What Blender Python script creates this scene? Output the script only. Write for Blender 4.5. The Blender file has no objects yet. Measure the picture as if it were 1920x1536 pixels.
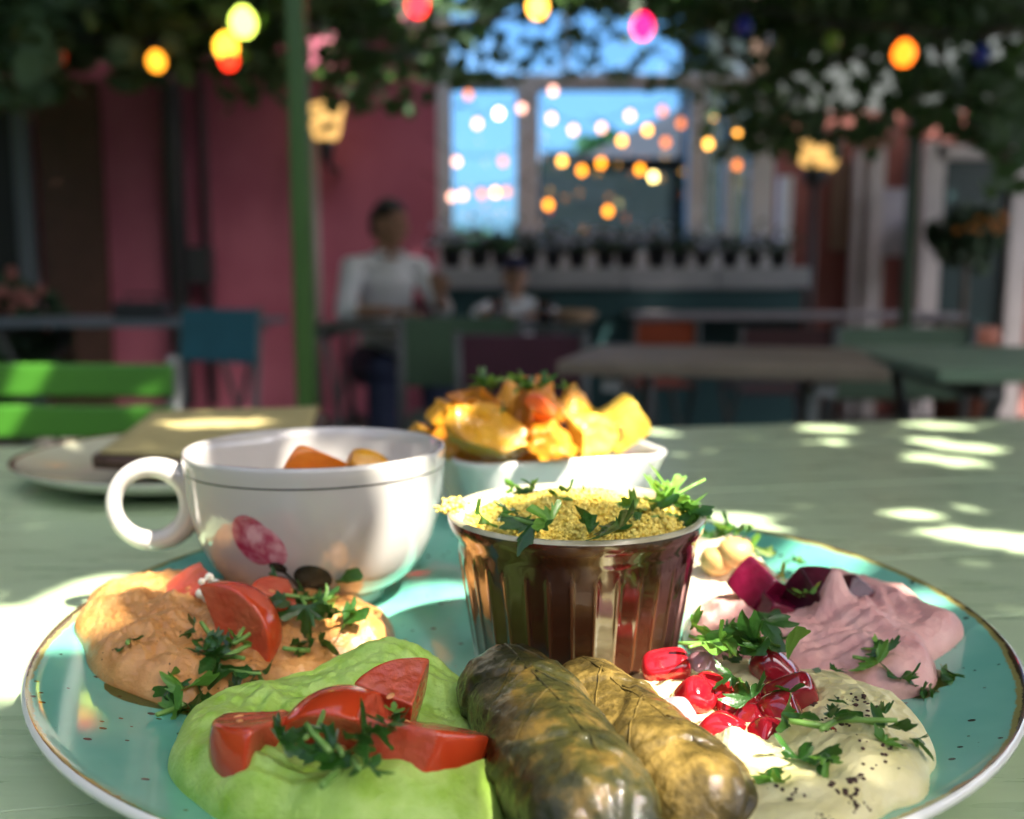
import bpy, bmesh, math, random
from mathutils import Vector, Matrix, noise, Euler
R_ = math.radians
random.seed(7)
S = bpy.context.scene
COL = S.collection

# ------------------------------------------------------------------ camera
FPX, PITCH, HCAM, TABLE = 1810.0, math.atan(233/1810.0), .875, .74
cam = bpy.data.objects.new('camera', bpy.data.cameras.new('camera')); COL.objects.link(cam)
cam.location = (0, 0, HCAM); cam.rotation_euler = (math.pi/2-PITCH, 0, 0)
cam.data.sensor_width = 36; cam.data.lens = 36*FPX/1920
cam.data.clip_start = .02; cam.data.clip_end = 800
cam.data.dof.use_dof = True; cam.data.dof.focus_distance = .262; cam.data.dof.aperture_fstop = 8.6
S.camera = cam
# ------------------------------------------------------------------ world, sun, exposure
SUN = Vector((.47, -.36, .80)).normalized()          # towards the sun
w = bpy.data.worlds.new('World'); S.world = w; w.use_nodes = True
nt = w.node_tree; bg = nt.nodes['Background']
sky = nt.nodes.new('ShaderNodeTexSky'); sky.sky_type = 'NISHITA'; sky.sun_disc = False
sky.sun_elevation = math.asin(SUN.z); sky.sun_rotation = math.atan2(SUN.x, SUN.y)
sky.air_density = .65; sky.dust_density = 4.5; sky.ozone_density = .2
nt.links.new(sky.outputs[0], bg.inputs[0]); bg.inputs[1].default_value = .15
sl = bpy.data.lights.new('sun', 'SUN'); sl.energy = 5; sl.angle = R_(.53); sl.color = (1, .92, .80)
so = bpy.data.objects.new('sun', sl); COL.objects.link(so); so.rotation_euler = SUN.to_track_quat('Z', 'Y').to_euler()
V = S.view_settings; V.view_transform = 'Standard'; V.look = 'None'; V.gamma = 1; V.exposure = 2.12
S.render.engine = 'CYCLES'; S.cycles.use_denoising = True; S.cycles.max_bounces = 8; S.cycles.transparent_max_bounces = 12
S.cycles.caustics_reflective = False; S.cycles.caustics_refractive = False; S.cycles.sample_clamp_indirect = 8
S.cycles.blur_glossy = .1

# ------------------------------------------------------------------ picture geometry -> places in the world
def ray(px, py):
    u, v = (px-960)/FPX, -(py-768)/FPX
    c, s = math.cos(PITCH), math.sin(PITCH)
    return Vector((u, c+v*s, -s+v*c))
def PZ(px, py, z):                                   # point at height z
    d = ray(px, py); return Vector((0, 0, HCAM)) + d*((z-HCAM)/d.z)
def PY(px, py, y):                                   # point at distance y
    d = ray(px, py); return Vector((0, 0, HCAM)) + d*(y/d.y)

# ------------------------------------------------------------------ materials
def link(n, a, b): n.links.new(a, b)
def mat(name, col, rough=.5, col2=None, nscale=30, detail=4, bump=0, bscale=200, sss=0, sssr=(1, .4, .2), sscale=.004,
        trans=0, ior=1.5, spec=.5, metal=0, coat=0, emis=None, estr=0, transl=0, tcol=None, contrast=.5, rvar=0, edge=None):
    m = bpy.data.materials.new(name); m.use_nodes = True; n = m.node_tree; N = n.nodes; b = N['Principled BSDF']
    c4 = lambda c: (c[0], c[1], c[2], 1)
    b.inputs['Base Color'].default_value = c4(col); b.inputs['Roughness'].default_value = rough
    b.inputs['Metallic'].default_value = metal; b.inputs['IOR'].default_value = ior
    b.inputs['Specular IOR Level'].default_value = spec
    b.inputs['Coat Weight'].default_value = coat; b.inputs['Coat Roughness'].default_value = .06
    b.inputs['Transmission Weight'].default_value = trans
    if sss:
        b.inputs['Subsurface Weight'].default_value = sss; b.inputs['Subsurface Radius'].default_value = sssr
        b.inputs['Subsurface Scale'].default_value = sscale
    if emis: b.inputs['Emission Color'].default_value = c4(emis); b.inputs['Emission Strength'].default_value = estr
    tc = N.new('ShaderNodeTexCoord')
    if col2:
        nz = N.new('ShaderNodeTexNoise'); nz.inputs['Scale'].default_value = nscale; nz.inputs['Detail'].default_value = detail
        link(n, tc.outputs['Object'], nz.inputs['Vector'])
        r = N.new('ShaderNodeValToRGB'); r.color_ramp.elements[0].position = .5-contrast*.4; r.color_ramp.elements[1].position = .5+contrast*.4
        r.color_ramp.elements[0].color = c4(col); r.color_ramp.elements[1].color = c4(col2)
        link(n, nz.outputs[0], r.inputs[0]); link(n, r.outputs[0], b.inputs['Base Color'])
        if edge:                                            # browned, worn edges of the piece itself
            ge = N.new('ShaderNodeNewGeometry'); er = N.new('ShaderNodeValToRGB'); er.color_ramp.elements[0].position = .50; er.color_ramp.elements[1].position = .60
            link(n, ge.outputs['Pointiness'], er.inputs[0]); mm = N.new('ShaderNodeMath'); mm.operation = 'MULTIPLY'; link(n, er.outputs[0], mm.inputs[0]); link(n, nz.outputs[0], mm.inputs[1])
            mxe = N.new('ShaderNodeMix'); mxe.data_type = 'RGBA'; link(n, mm.outputs[0], mxe.inputs[0]); link(n, r.outputs[0], mxe.inputs[6]); mxe.inputs[7].default_value = c4(edge); link(n, mxe.outputs[2], b.inputs['Base Color'])
        if rvar:
            mr = N.new('ShaderNodeMapRange'); mr.inputs[3].default_value = rough-rvar; mr.inputs[4].default_value = rough+rvar
            link(n, nz.outputs[0], mr.inputs[0]); link(n, mr.outputs[0], b.inputs['Roughness'])
    if bump:
        nb = N.new('ShaderNodeTexNoise'); nb.inputs['Scale'].default_value = bscale; nb.inputs['Detail'].default_value = 5
        link(n, tc.outputs['Object'], nb.inputs['Vector'])
        bp = N.new('ShaderNodeBump'); bp.inputs['Strength'].default_value = bump; bp.inputs['Distance'].default_value = .4/bscale
        link(n, nb.outputs[0], bp.inputs['Height']); link(n, bp.outputs[0], b.inputs['Normal'])
    if transl:
        t = N.new('ShaderNodeBsdfTranslucent'); t.inputs[0].default_value = c4(tcol or col)
        mx = N.new('ShaderNodeMixShader'); mx.inputs[0].default_value = transl
        link(n, b.outputs[0], mx.inputs[1]); link(n, t.outputs[0], mx.inputs[2])
        link(n, mx.outputs[0], N['Material Output'].inputs['Surface'])
    return m
def ramp(n, stops):
    r = n.nodes.new('ShaderNodeValToRGB'); e = r.color_ramp.elements
    while len(e) < len(stops): e.new(.5)
    for i, (p, c) in enumerate(stops): e[i].position = p; e[i].color = (c[0], c[1], c[2], 1) if not isinstance(c, (int, float)) else (c, c, c, 1)
    return r
def mixc(n, fac, a, b):
    x = n.nodes.new('ShaderNodeMix'); x.data_type = 'RGBA'
    for sock, val in ((x.inputs[0], fac), (x.inputs[6], a), (x.inputs[7], b)):
        if hasattr(val, 'node'): n.links.new(val, sock)
        elif isinstance(val, tuple): sock.default_value = (*val, 1)
        else: sock.default_value = val
    return x.outputs[2]

# ------------------------------------------------------------------ mesh builder
class MB:
    def __init__(s): s.v = []; s.f = []; s.mi = []
    def add(s, vs, fs, mi=0):
        o = len(s.v); s.v += [tuple(v) for v in vs]; s.f += [tuple(i+o for i in f) for f in fs]; s.mi += [mi]*len(fs); return s
    def box(s, c, d, rot=None, mi=0):
        M = rot if rot is not None else Matrix.Identity(3); c = Vector(c)
        vs = [c + M @ Vector((x*d[0]/2, y*d[1]/2, z*d[2]/2)) for x in (-1, 1) for y in (-1, 1) for z in (-1, 1)]
        return s.add(vs, [(0, 1, 3, 2), (4, 6, 7, 5), (0, 4, 5, 1), (2, 3, 7, 6), (0, 2, 6, 4), (1, 5, 7, 3)], mi)
    def tube(s, pts, r, n=10, cap=True, mi=0, closed=False):
        pts = [Vector(p) for p in pts]; L = len(pts); rs = r if isinstance(r, (list, tuple)) else [r]*L
        vs = []; up = None
        for i, p in enumerate(pts):
            a = pts[i-1] if (i or closed) else p; b = pts[(i+1) % L] if (i < L-1 or closed) else p
            t = (b-a).normalized()
            if up is None: up = t.orthogonal().normalized()
            up = (up - t*up.dot(t)).normalized(); bi = t.cross(up)
            vs += [p + (up*math.cos(q*2*math.pi/n) + bi*math.sin(q*2*math.pi/n))*rs[i] for q in range(n)]
        fs = []
        for i in range(L if closed else L-1):
            j = (i+1) % L
            for q in range(n): fs.append((i*n+q, i*n+(q+1) % n, j*n+(q+1) % n, j*n+q))
        if cap and not closed: fs += [tuple(range(n-1, -1, -1)), tuple((L-1)*n+q for q in range(n))]
        return s.add(vs, fs, mi)
    def lathe(s, prof, n=48, c=(0, 0, 0), fn=None, mi=0, closed=False):
        vs = []; c = Vector(c)
        for (r, z) in prof:
            for q in range(n):
                a = q*2*math.pi/n; rr = fn(a, r, z) if fn else r
                vs.append(c + Vector((rr*math.cos(a), rr*math.sin(a), z)))
        fs = []; L = len(prof)
        for i in range(L-1):
            for q in range(n): fs.append((i*n+q, i*n+(q+1) % n, (i+1)*n+(q+1) % n, (i+1)*n+q))
        return s.add(vs, fs, mi)
    def ico(s, c, r, sub=1, fn=None, mi=0, rot=None):
        b = bmesh.new(); bmesh.ops.create_icosphere(b, subdivisions=sub, radius=1)
        sc = r if isinstance(r, (tuple, list)) else (r, r, r); c = Vector(c); vs = []
        for v in b.verts:
            p = Vector((v.co.x*sc[0], v.co.y*sc[1], v.co.z*sc[2]))
            if fn: p = fn(p)
            if rot is not None: p = rot @ p
            vs.append(p+c)
        fs = [tuple(v.index for v in f.verts) for f in b.faces]; b.free(); return s.add(vs, fs, mi)
    def prism(s, poly, z0, z1, mi=0):
        n = len(poly); vs = [(x, y, z0) for x, y in poly]+[(x, y, z1) for x, y in poly]
        return s.add(vs, [tuple(range(n-1, -1, -1)), tuple(range(n, 2*n))]+[(i, (i+1) % n, n+(i+1) % n, n+i) for i in range(n)], mi)
    def mesh(s, name, mats, smooth=True):
        me = bpy.data.meshes.new(name); me.from_pydata(s.v, [], s.f)
        for m in (mats if isinstance(mats, (list, tuple)) else [mats]): me.materials.append(m)
        if any(s.mi): me.polygons.foreach_set('material_index', s.mi)
        me.polygons.foreach_set('use_smooth', [smooth]*len(s.f)); me.update(); return me
    def build(s, name, mats, parent=None, smooth=True, loc=None, origin=None):
        if origin is not None:
            o3 = Vector(origin); s.v = [tuple(Vector(v)-o3) for v in s.v]; loc = origin
        return obj(name, s.mesh(name, mats, smooth), parent, loc)
def obj(name, me, parent=None, loc=None, rot=None):
    o = bpy.data.objects.new(name, me); COL.objects.link(o)
    if parent is not None: o.parent = parent
    if loc is not None: o.location = loc
    if rot is not None: o.rotation_euler = rot
    return o
def tag(o, label, cat, group=None):
    o['label'] = label; o['category'] = cat
    if group: o['group'] = group
    return o
def thing(name, label, cat, loc=(0, 0, 0), rz=0, group=None):
    o = bpy.data.objects.new(name, None); COL.objects.link(o); o.empty_display_size = .05
    o.location = loc; o.rotation_euler = (0, 0, rz); return tag(o, label, cat, group)
def kind(o, k): o['kind'] = k; return o
def bevel(o, wd, seg=2, angle=.6):
    b = o.modifiers.new('Bevel', 'BEVEL'); b.width = wd; b.segments = seg; b.limit_method = 'ANGLE'; b.angle_limit = angle; return o
def subsurf(o, l=1):
    m = o.modifiers.new('Subdivision', 'SUBSURF'); m.levels = l; m.render_levels = l; return o
def nz(x, y, z=0, s=1): return noise.noise(Vector((x*s, y*s, z*s)))
def rotm(x=0, y=0, z=0): return Euler((x, y, z)).to_matrix()
# ------------------------------------------------------------------ ground
M_ground = mat('ground_paving', (.03, .028, .026), .85, (.05, .047, .042), 3, 6, .3, 40)
g = MB().add([(-300, -300, 0), (300, -300, 0), (300, 300, 0), (-300, 300, 0)], [(0, 1, 2, 3)]).build('ground', M_ground); kind(g, 'structure')

# ------------------------------------------------------------------ the near table (pale green painted planks)
TROT = math.atan(.19); TO = Vector((0, .887-.0, 0)); cu, su = math.cos(TROT), math.sin(TROT)
def tw(u, v): return (u*cu - v*su, .887 + u*su + v*cu)     # u along the far edge, v<=0 towards the camera
def paint(name, base, light, chip):
    m = bpy.data.materials.new(name); m.use_nodes = True; n = m.node_tree; N = n.nodes; b = N['Principled BSDF']
    tc = N.new('ShaderNodeTexCoord'); mp = N.new('ShaderNodeMapping'); mp.inputs['Rotation'].default_value = (0, 0, -TROT); mp.inputs['Scale'].default_value = (3, 26, 26)
    link(n, tc.outputs['Object'], mp.inputs['Vector'])
    a = N.new('ShaderNodeTexNoise'); a.inputs['Scale'].default_value = 6; a.inputs['Detail'].default_value = 7; link(n, mp.outputs[0], a.inputs['Vector'])
    r = ramp(n, [(.3, base), (.85, light)]); link(n, a.outputs[0], r.inputs[0])
    w2 = N.new('ShaderNodeTexNoise'); w2.inputs['Scale'].default_value = 7; w2.inputs['Detail'].default_value = 5; w2.inputs['Roughness'].default_value = .65
    mp2 = N.new('ShaderNodeMapping'); mp2.inputs['Rotation'].default_value = (0, 0, -TROT); mp2.inputs['Scale'].default_value = (1, 5, 5); link(n, tc.outputs['Object'], mp2.inputs['Vector'])
    link(n, mp2.outputs[0], w2.inputs['Vector'])
    k = ramp(n, [(.665, 0), (.71, 1)]); link(n, w2.outputs[0], k.inputs[0])
    link(n, mixc(n, k.outputs[0], r.outputs[0], chip), b.inputs['Base Color'])
    rr = ramp(n, [(.3, .24), (.75, .42)]); link(n, a.outputs[0], rr.inputs[0]); link(n, rr.outputs[0], b.inputs['Roughness'])
    bp = N.new('ShaderNodeBump'); bp.inputs['Strength'].default_value = .25; bp.inputs['Distance'].default_value = .0012; link(n, a.outputs[0], bp.inputs['Height'])
    link(n, bp.outputs[0], b.inputs['Normal']); return m
M_table = paint('pale_green_paint', (.38, .495, .295), (.46, .575, .365), (.13, .22, .20))
tbl = thing('garden_table', 'pale green painted plank table under the turquoise plate, dappled with sun', 'table', (*tw(0, -.45), 0))
UL, UR, RC, VF = -.64, .60, .13, -.86
def ulim(v, right):
    d = RC - min(-v, v-VF)
    e = RC - math.sqrt(max(0, RC*RC - d*d)) if d > 0 else 0
    return UR-e if right else UL+e
seams = [0, -.107, -.192, -.277, -.362, -.446, -.531, -.616, -.70, -.78, VF]
base = Vector(tbl.location)
for a, b in zip(seams[:-1], seams[1:]):
    v0, v1 = a-.0007*(a < 0), b+.0007*(b > VF); k = 8
    vs = [v0+(v1-v0)*i/k for i in range(k+1)]
    poly = [tw(ulim(v, True), v) for v in vs][::-1] + [tw(ulim(v, False), v) for v in vs]
    h = random.uniform(-.0006, .0004)
    bevel(MB().prism([(x-base.x, y-base.y) for x, y in poly][::-1], TABLE-.026, TABLE+h).build('plank', M_table, tbl, False), .0004, 2)
M_frame = mat('table_steel', (.12, .2, .14), .5)
for (u, v) in ((UL+.12, -.12), (UR-.12, -.12), (UL+.12, VF+.1), (UR-.12, VF+.1)):
    x, y = tw(u, v); MB().tube([(x-base.x, y-base.y, 0), (x-base.x, y-base.y, TABLE-.06)], .016).build('leg', M_frame, tbl)
for v in (-.12, VF+.1):
    (x0, y0), (x1, y1) = tw(UL+.1, v), tw(UR-.1, v)
    MB().tube([(x0-base.x, y0-base.y, TABLE-.043), (x1-base.x, y1-base.y, TABLE-.043)], .0165).build('rail', M_frame, tbl)

# ------------------------------------------------------------------ turquoise plate
PC, PR = Vector((.004, .334)), .160
def plate_z(x, y):
    r = math.hypot(x-PC.x, y-PC.y); t = min(max((r-.092)/(PR-.092), 0), 1)
    return TABLE + .0075 + .0125*t*t*(1.6-.6*t)
m = bpy.data.materials.new('turquoise_glaze'); m.use_nodes = True; n = m.node_tree; N = n.nodes; b = N['Principled BSDF']
tc = N.new('ShaderNodeTexCoord'); sep = N.new('ShaderNodeSeparateXYZ'); link(n, tc.outputs['Object'], sep.inputs[0])
ln = N.new('ShaderNodeVectorMath'); ln.operation = 'LENGTH'; cb = N.new('ShaderNodeCombineXYZ'); link(n, sep.outputs[0], cb.inputs[0]); link(n, sep.outputs[1], cb.inputs[1]); link(n, cb.outputs[0], ln.inputs[0])
a1 = N.new('ShaderNodeTexNoise'); a1.inputs['Scale'].default_value = 22; a1.inputs['Detail'].default_value = 3; link(n, tc.outputs['Object'], a1.inputs['Vector'])
r1 = ramp(n, [(.3, (.10, .38, .285)), (.52, (.15, .45, .345)), (.72, (.21, .51, .40))]); link(n, a1.outputs[0], r1.inputs[0])
# speckles: small dark glaze flecks
mp = N.new('ShaderNodeMapping'); mp.inputs['Scale'].default_value = (1, 1.25, 1); mp.inputs['Rotation'].default_value = (0, 0, .5); link(n, tc.outputs['Object'], mp.inputs['Vector'])
a2 = N.new('ShaderNodeTexVoronoi'); a2.inputs['Scale'].default_value = 190; link(n, mp.outputs[0], a2.inputs['Vector'])
sx = N.new('ShaderNodeSeparateXYZ'); link(n, a2.outputs['Color'], sx.inputs[0])
gt = N.new('ShaderNodeMath'); gt.operation = 'GREATER_THAN'; gt.inputs[1].default_value = .42; link(n, sx.outputs[0], gt.inputs[0])
sz = N.new('ShaderNodeMath'); sz.operation = 'MULTIPLY'; sz.inputs[1].default_value = .25; link(n, sx.outputs[1], sz.inputs[0])
lt = N.new('ShaderNodeMath'); lt.operation = 'LESS_THAN'; link(n, a2.outputs['Distance'], lt.inputs[0]); link(n, sz.outputs[0], lt.inputs[1])
sp = N.new('ShaderNodeMath'); sp.operation = 'MULTIPLY'; link(n, gt.outputs[0], sp.inputs[0]); link(n, lt.outputs[0], sp.inputs[1])
c1 = mixc(n, sp.outputs[0], r1.outputs[0], (.03, .03, .025))
# worn brown rim line with an olive halo
a3 = N.new('ShaderNodeTexNoise'); a3.inputs['Scale'].default_value = 17; a3.inputs['Detail'].default_value = 6; a3.inputs['Roughness'].default_value = .7; link(n, tc.outputs['Object'], a3.inputs['Vector'])
ad = N.new('ShaderNodeMath'); ad.operation = 'MULTIPLY_ADD'; ad.inputs[1].default_value = .010; link(n, a3.outputs[0], ad.inputs[0]); link(n, ln.outputs['Value'], ad.inputs[2])
ol = ramp(n, [(.0, 0), (.1, 1)]); mr = N.new('ShaderNodeMapRange'); mr.inputs[1].default_value = PR+.0024; mr.inputs[2].default_value = PR+.0075; link(n, ad.outputs[0], mr.inputs[0]); link(n, mr.outputs[0], ol.inputs[0])
c2 = mixc(n, ol.outputs[0], c1, (.27, .25, .08))
mr2 = N.new('ShaderNodeMapRange'); mr2.inputs[1].default_value = PR+.0038; mr2.inputs[2].default_value = PR+.0044; link(n, ad.outputs[0], mr2.inputs[0])
c3 = mixc(n, mr2.outputs[0], c2, (.055, .035, .015))
link(n, c3, b.inputs['Base Color']); b.inputs['Roughness'].default_value = .17; b.inputs['Coat Weight'].default_value = .5; b.inputs['Coat Roughness'].default_value = .04
bp = N.new('ShaderNodeBump'); bp.inputs['Strength'].default_value = .12; bp.inputs['Distance'].default_value = .001; link(n, a1.outputs[0], bp.inputs['Height']); link(n, bp.outputs[0], b.inputs['Normal'])
M_plate = m
M_white = mat('white_glaze', (.74, .74, .70), .12, spec=.6, coat=.4)
mb = MB(); prof = [(.0001, .0075)] + [(r/1000, plate_z(PC.x+r/1000, PC.y)-TABLE) for r in range(10, 160, 5)] + [(.1585, plate_z(PC.x+.1585, PC.y)-TABLE), (.1597, .0204)]
mb.lathe(prof, 128); mb.lathe([(.1597, .0204), (.1608, .0197), (.1606, .0180), (.155, .0150), (.125, .0066), (.10, .0024), (.094, .0012), (.0905, .0012), (.088, .003), (.0001, .0035)], 128, mi=1)
plate = tag(mb.build('dinner_plate', [M_plate, M_white], loc=(PC.x, PC.y, TABLE)), 'large turquoise speckled plate with worn brown rim holding the dips', 'plate')

# ------------------------------------------------------------------ brown ramekin
RX, RY, RZ = .0215, .3185, TABLE+.0078
M_brown = mat('brown_glaze', (.034, .011, .005), .14, (.06, .019, .009), 40, spec=.7, coat=1, edge=(.42, .17, .06))
M_cream = mat('cream_glaze', (.62, .60, .46), .14, coat=.5)
M_lip = mat('worn_lip_glaze', (.36, .33, .20), .15, (.52, .49, .34), 90, coat=.4)
rk = thing('ramekin', 'fluted brown glazed ramekin filled with yellow couscous on the turquoise plate', 'ramekin', (RX, RY, RZ))
NF = 34
def flute(a, r, z):
    t = 1 if .0085 < z < .0385 else 0
    k = abs(math.sin(a*NF/2)); return r + t*(.00085*(1-k**.5)-.0005+.00025*k)
zs = [(.0315, 0), (.0335, .0005), (.0344, .002), (.0348, .006)]
for i in range(16): z = .0085+.0300*i/15+(1e-5 if i == 0 else -1e-5); zs.append((.0348+(z-.0075)*.152, z))
zs += [(.0396, .0400), (.0401, .0425), (.0407, .045), (.0424, .0475), (.0431, .0500), (.0432, .0514)]
mb = MB().lathe(zs, NF*10, fn=flute); o = mb.build('fluted_body', M_brown, rk)
MB().lathe([(.0432, .0514), (.0428, .0523), (.0418, .0527), (.0407, .0521), (.0399, .0505)], 120).build('rim', M_lip, rk)
MB().lathe([(.0399, .0505), (.0382, .046), (.0360, .040), (.0335, .03), (.0310, .012), (.028, .0085), (.0001, .008)], 120).build('interior', M_cream, rk)
MB().lathe([(.0001, .0006), (.0290, .0006), (.0315, 0)], 96).build('base', M_brown, rk)

# ------------------------------------------------------------------ white cup with a painted tulip
CX, CY, CZ = -.0795, .388, TABLE+.0082
CUPR, CUPH = .0525, .0625
outer = [(.0245, 0), (.0265, .0004), (.027, .003), (.0285, .0048), (.0335, .0075), (.0395, .0125), (.0440, .0190), (.0472, .0265), (.0495, .0350), (.0510, .0440), (.0518, .0520), (.0523, .0575), (.0525, .0605)]
def cup_r(z):
    for (r0, z0), (r1, z1) in zip(outer[:-1], outer[1:]):
        if z0 <= z <= z1 and z1 > z0: return r0+(r1-r0)*(z-z0)/(z1-z0)
    return outer[-1][0]
M_cup = mat('cup_porcelain', (.49, .475, .45), .045, spec=.6, coat=.5)
cup = thing('coffee_cup', 'white porcelain cup with ring handle and painted pink tulip, holding carrot chunks', 'cup', (CX, CY, CZ))
inner = [(.0516, .0622), (.0505, .0622), (.0493, .0608), (.0488, .056), (.0478, .046), (.0455, .034), (.0415, .021), (.034, .0115), (.022, .0075), (.0001, .007)]
o = MB().lathe([(.0001, .0012), (.0225, .0012)]+outer+[(.0522, .0617)]+inner, 128).build('bowl', M_cup, cup)
# handle: a ring on the left side
ha = R_(187); hc = Vector((math.cos(ha), math.sin(ha), 0)); mb = MB()
hp = []
for i in range(40):
    a = 2*math.pi*i/40; hp.append(hc*(.0653-.0152*math.cos(a)) + Vector((0, 0, .0395+.0150*math.sin(a))))
mb.tube(hp, [.0041+.0009*math.cos(2*math.pi*i/40) for i in range(40)], 16, closed=True); mb.build('handle', M_cup, cup)
M_line = mat('dark_rim_paint', (.02, .022, .02), .2, coat=.5)
zl = .0548; mb = MB().lathe([(cup_r(zl-.0003)+.00012, zl-.0003), (cup_r(zl)+.0002, zl), (cup_r(zl+.0003)+.00012, zl+.0003)], 128); mb.build('painted_line', M_line, cup)
M_pink = mat('tulip_pink_paint', (.34, .035, .085), .16, (.52, .20, .27), 240, 3, coat=.5, contrast=.35)
M_pinkl = mat('tulip_pale_paint', (.42, .07, .13), .16, (.66, .38, .42), 260, 2, coat=.5, contrast=.4)
M_leafp = mat('tulip_leaf_paint', (.018, .022, .016), .18, (.05, .06, .045), 300, coat=.5)
def decal(poly, m, name, off):               # a painted shape that follows the cup wall; poly in (arc metres, height)
    b2 = bmesh.new(); vs = [b2.verts.new((x, y, 0)) for x, y in poly]; b2.faces.new(vs); bmesh.ops.triangulate(b2, faces=b2.faces[:])
    for _ in range(3): bmesh.ops.subdivide_edges(b2, edges=b2.edges[:], cuts=1, use_grid_fill=False); bmesh.ops.triangulate(b2, faces=b2.faces[:])
    b2.verts.index_update(); a0 = R_(262); mb = MB(); vv = []
    for v in b2.verts:
        r = cup_r(v.co.y)+off; a = a0+v.co.x/.049; vv.append((r*math.cos(a), r*math.sin(a), v.co.y))
    mb.add(vv, [tuple(v.index for v in f.verts) for f in b2.faces]); b2.free(); return mb.build(name, m, cup)
def ell(cx, cy, a, b, rot, n=22, t0=0, t1=360):
    out = []
    for i in range(n):
        t = R_(t0+(t1-t0)*i/n); x, y = a*math.cos(t), b*math.sin(t)
        out.append((cx+x*math.cos(rot)-y*math.sin(rot), cy+x*math.sin(rot)+y*math.cos(rot)))
    return out
FLX, FLZ = -.0055, .0345
decal(ell(FLX-.0022, FLZ+.0006, .0102, .0078, R_(118)), M_pink, 'painted_petal', .00012)
decal(ell(FLX+.0032, FLZ-.0010, .0092, .0060, R_(128)), M_pinkl, 'painted_petal', .0002)
decal(ell(FLX+.0062, FLZ-.0098, .0036, .0020, R_(-15)), M_leafp, 'painted_calyx', .00022)
st = [(FLX+.007, FLZ-.011), (FLX+.010, FLZ-.0145), (FLX+.0125, FLZ-.019), (FLX+.014, FLZ-.026), (FLX+.0150, FLZ-.026), (FLX+.0137, FLZ-.019), (FLX+.011, FLZ-.0140), (FLX+.008, FLZ-.0104)]
decal(st, M_leafp, 'painted_stem', .00025)
decal(ell(FLX+.0195, FLZ-.0150, .0080, .0058, R_(-20)), M_leafp, 'painted_leaf', .00015)
decal(ell(FLX+.0040, FLZ-.0170, .0058, .0032, R_(18)), M_leafp, 'painted_leaf', .00015)

# ------------------------------------------------------------------ white rectangular bowl
BC = Vector((.016, .505)); BR = R_(17); BZ = TABLE
bowl = thing('rectangular_bowl', 'white rectangular porcelain bowl heaped with roasted potatoes behind the ramekin', 'bowl', (BC.x, BC.y, BZ), BR)
def rrect(hx, hy, r, n=8):
    out = []
    for cx, cy, a0 in ((hx-r, hy-r, 0), (-hx+r, hy-r, 90), (-hx+r, -hy+r, 180), (hx-r, -hy+r, 270)):
        for i in range(n+1): a = R_(a0+90*i/n); out.append((cx+r*math.cos(a), cy+r*math.sin(a)))
    return out
def loft(rings):
    mb = MB(); L = len(rings[0][0]); vs = []
    for poly, z in rings: vs += [(x, y, z + (.0022*(abs(x)/.06)**2 if z > .03 else 0)) for x, y in poly]
    fs = [(i*L+q, i*L+(q+1) % L, (i+1)*L+(q+1) % L, (i+1)*L+q) for i in range(len(rings)-1) for q in range(L)]
    fs += [tuple(range((len(rings)-1)*L, len(rings)*L)), tuple(range(L-1, -1, -1))]; return mb.add(vs, fs)
BH = .050; hx, hy = .0560, .045
rings = [(rrect(hx-.022, hy-.018, .012), 0), (rrect(hx-.018, hy-.014, .014), .003), (rrect(hx-.011, hy-.008, .015), .016), (rrect(hx-.004, hy-.003, .015), .038), (rrect(hx-.001, hy-.0008, .015), .046), (rrect(hx, hy, .015), BH-.0012), (rrect(hx-.0004, hy-.0004, .015), BH-.0003), (rrect(hx-.0018, hy-.0018, .0135), BH), (rrect(hx-.0034, hy-.0034, .012), BH-.0008), (rrect(hx-.0055, hy-.0048, .012), .034), (rrect(hx-.014, hy-.011, .012), .016), (rrect(hx-.022, hy-.018, .010), .008)]
loft(rings).build('bowl_body', M_white, bowl)
# ------------------------------------------------------------------ pergola and the vine over it (overhead leaves out of view, gaps cut to place the sun dapples)
M_vleaf = mat('vine_leaf', (.035, .085, .018), .55, (.06, .13, .03), 4, transl=.35, tcol=(.10, .20, .025))
M_green = mat('green_post_paint', (.045, .125, .02), .45, (.06, .15, .03), 8)
M_wood = mat('grey_beam_wood', (.11, .09, .07), .7, (.17, .14, .11), 14, bump=.3, bscale=60)
M_vhang = mat('hanging_vine_leaf', (.05, .11, .055), .5, (.09, .17, .09), 4, transl=.35, tcol=(.12, .24, .06))
GAPS = []
def gap(px, py, h, r): GAPS.append((PZ(px, py, TABLE+h), r))
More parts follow.
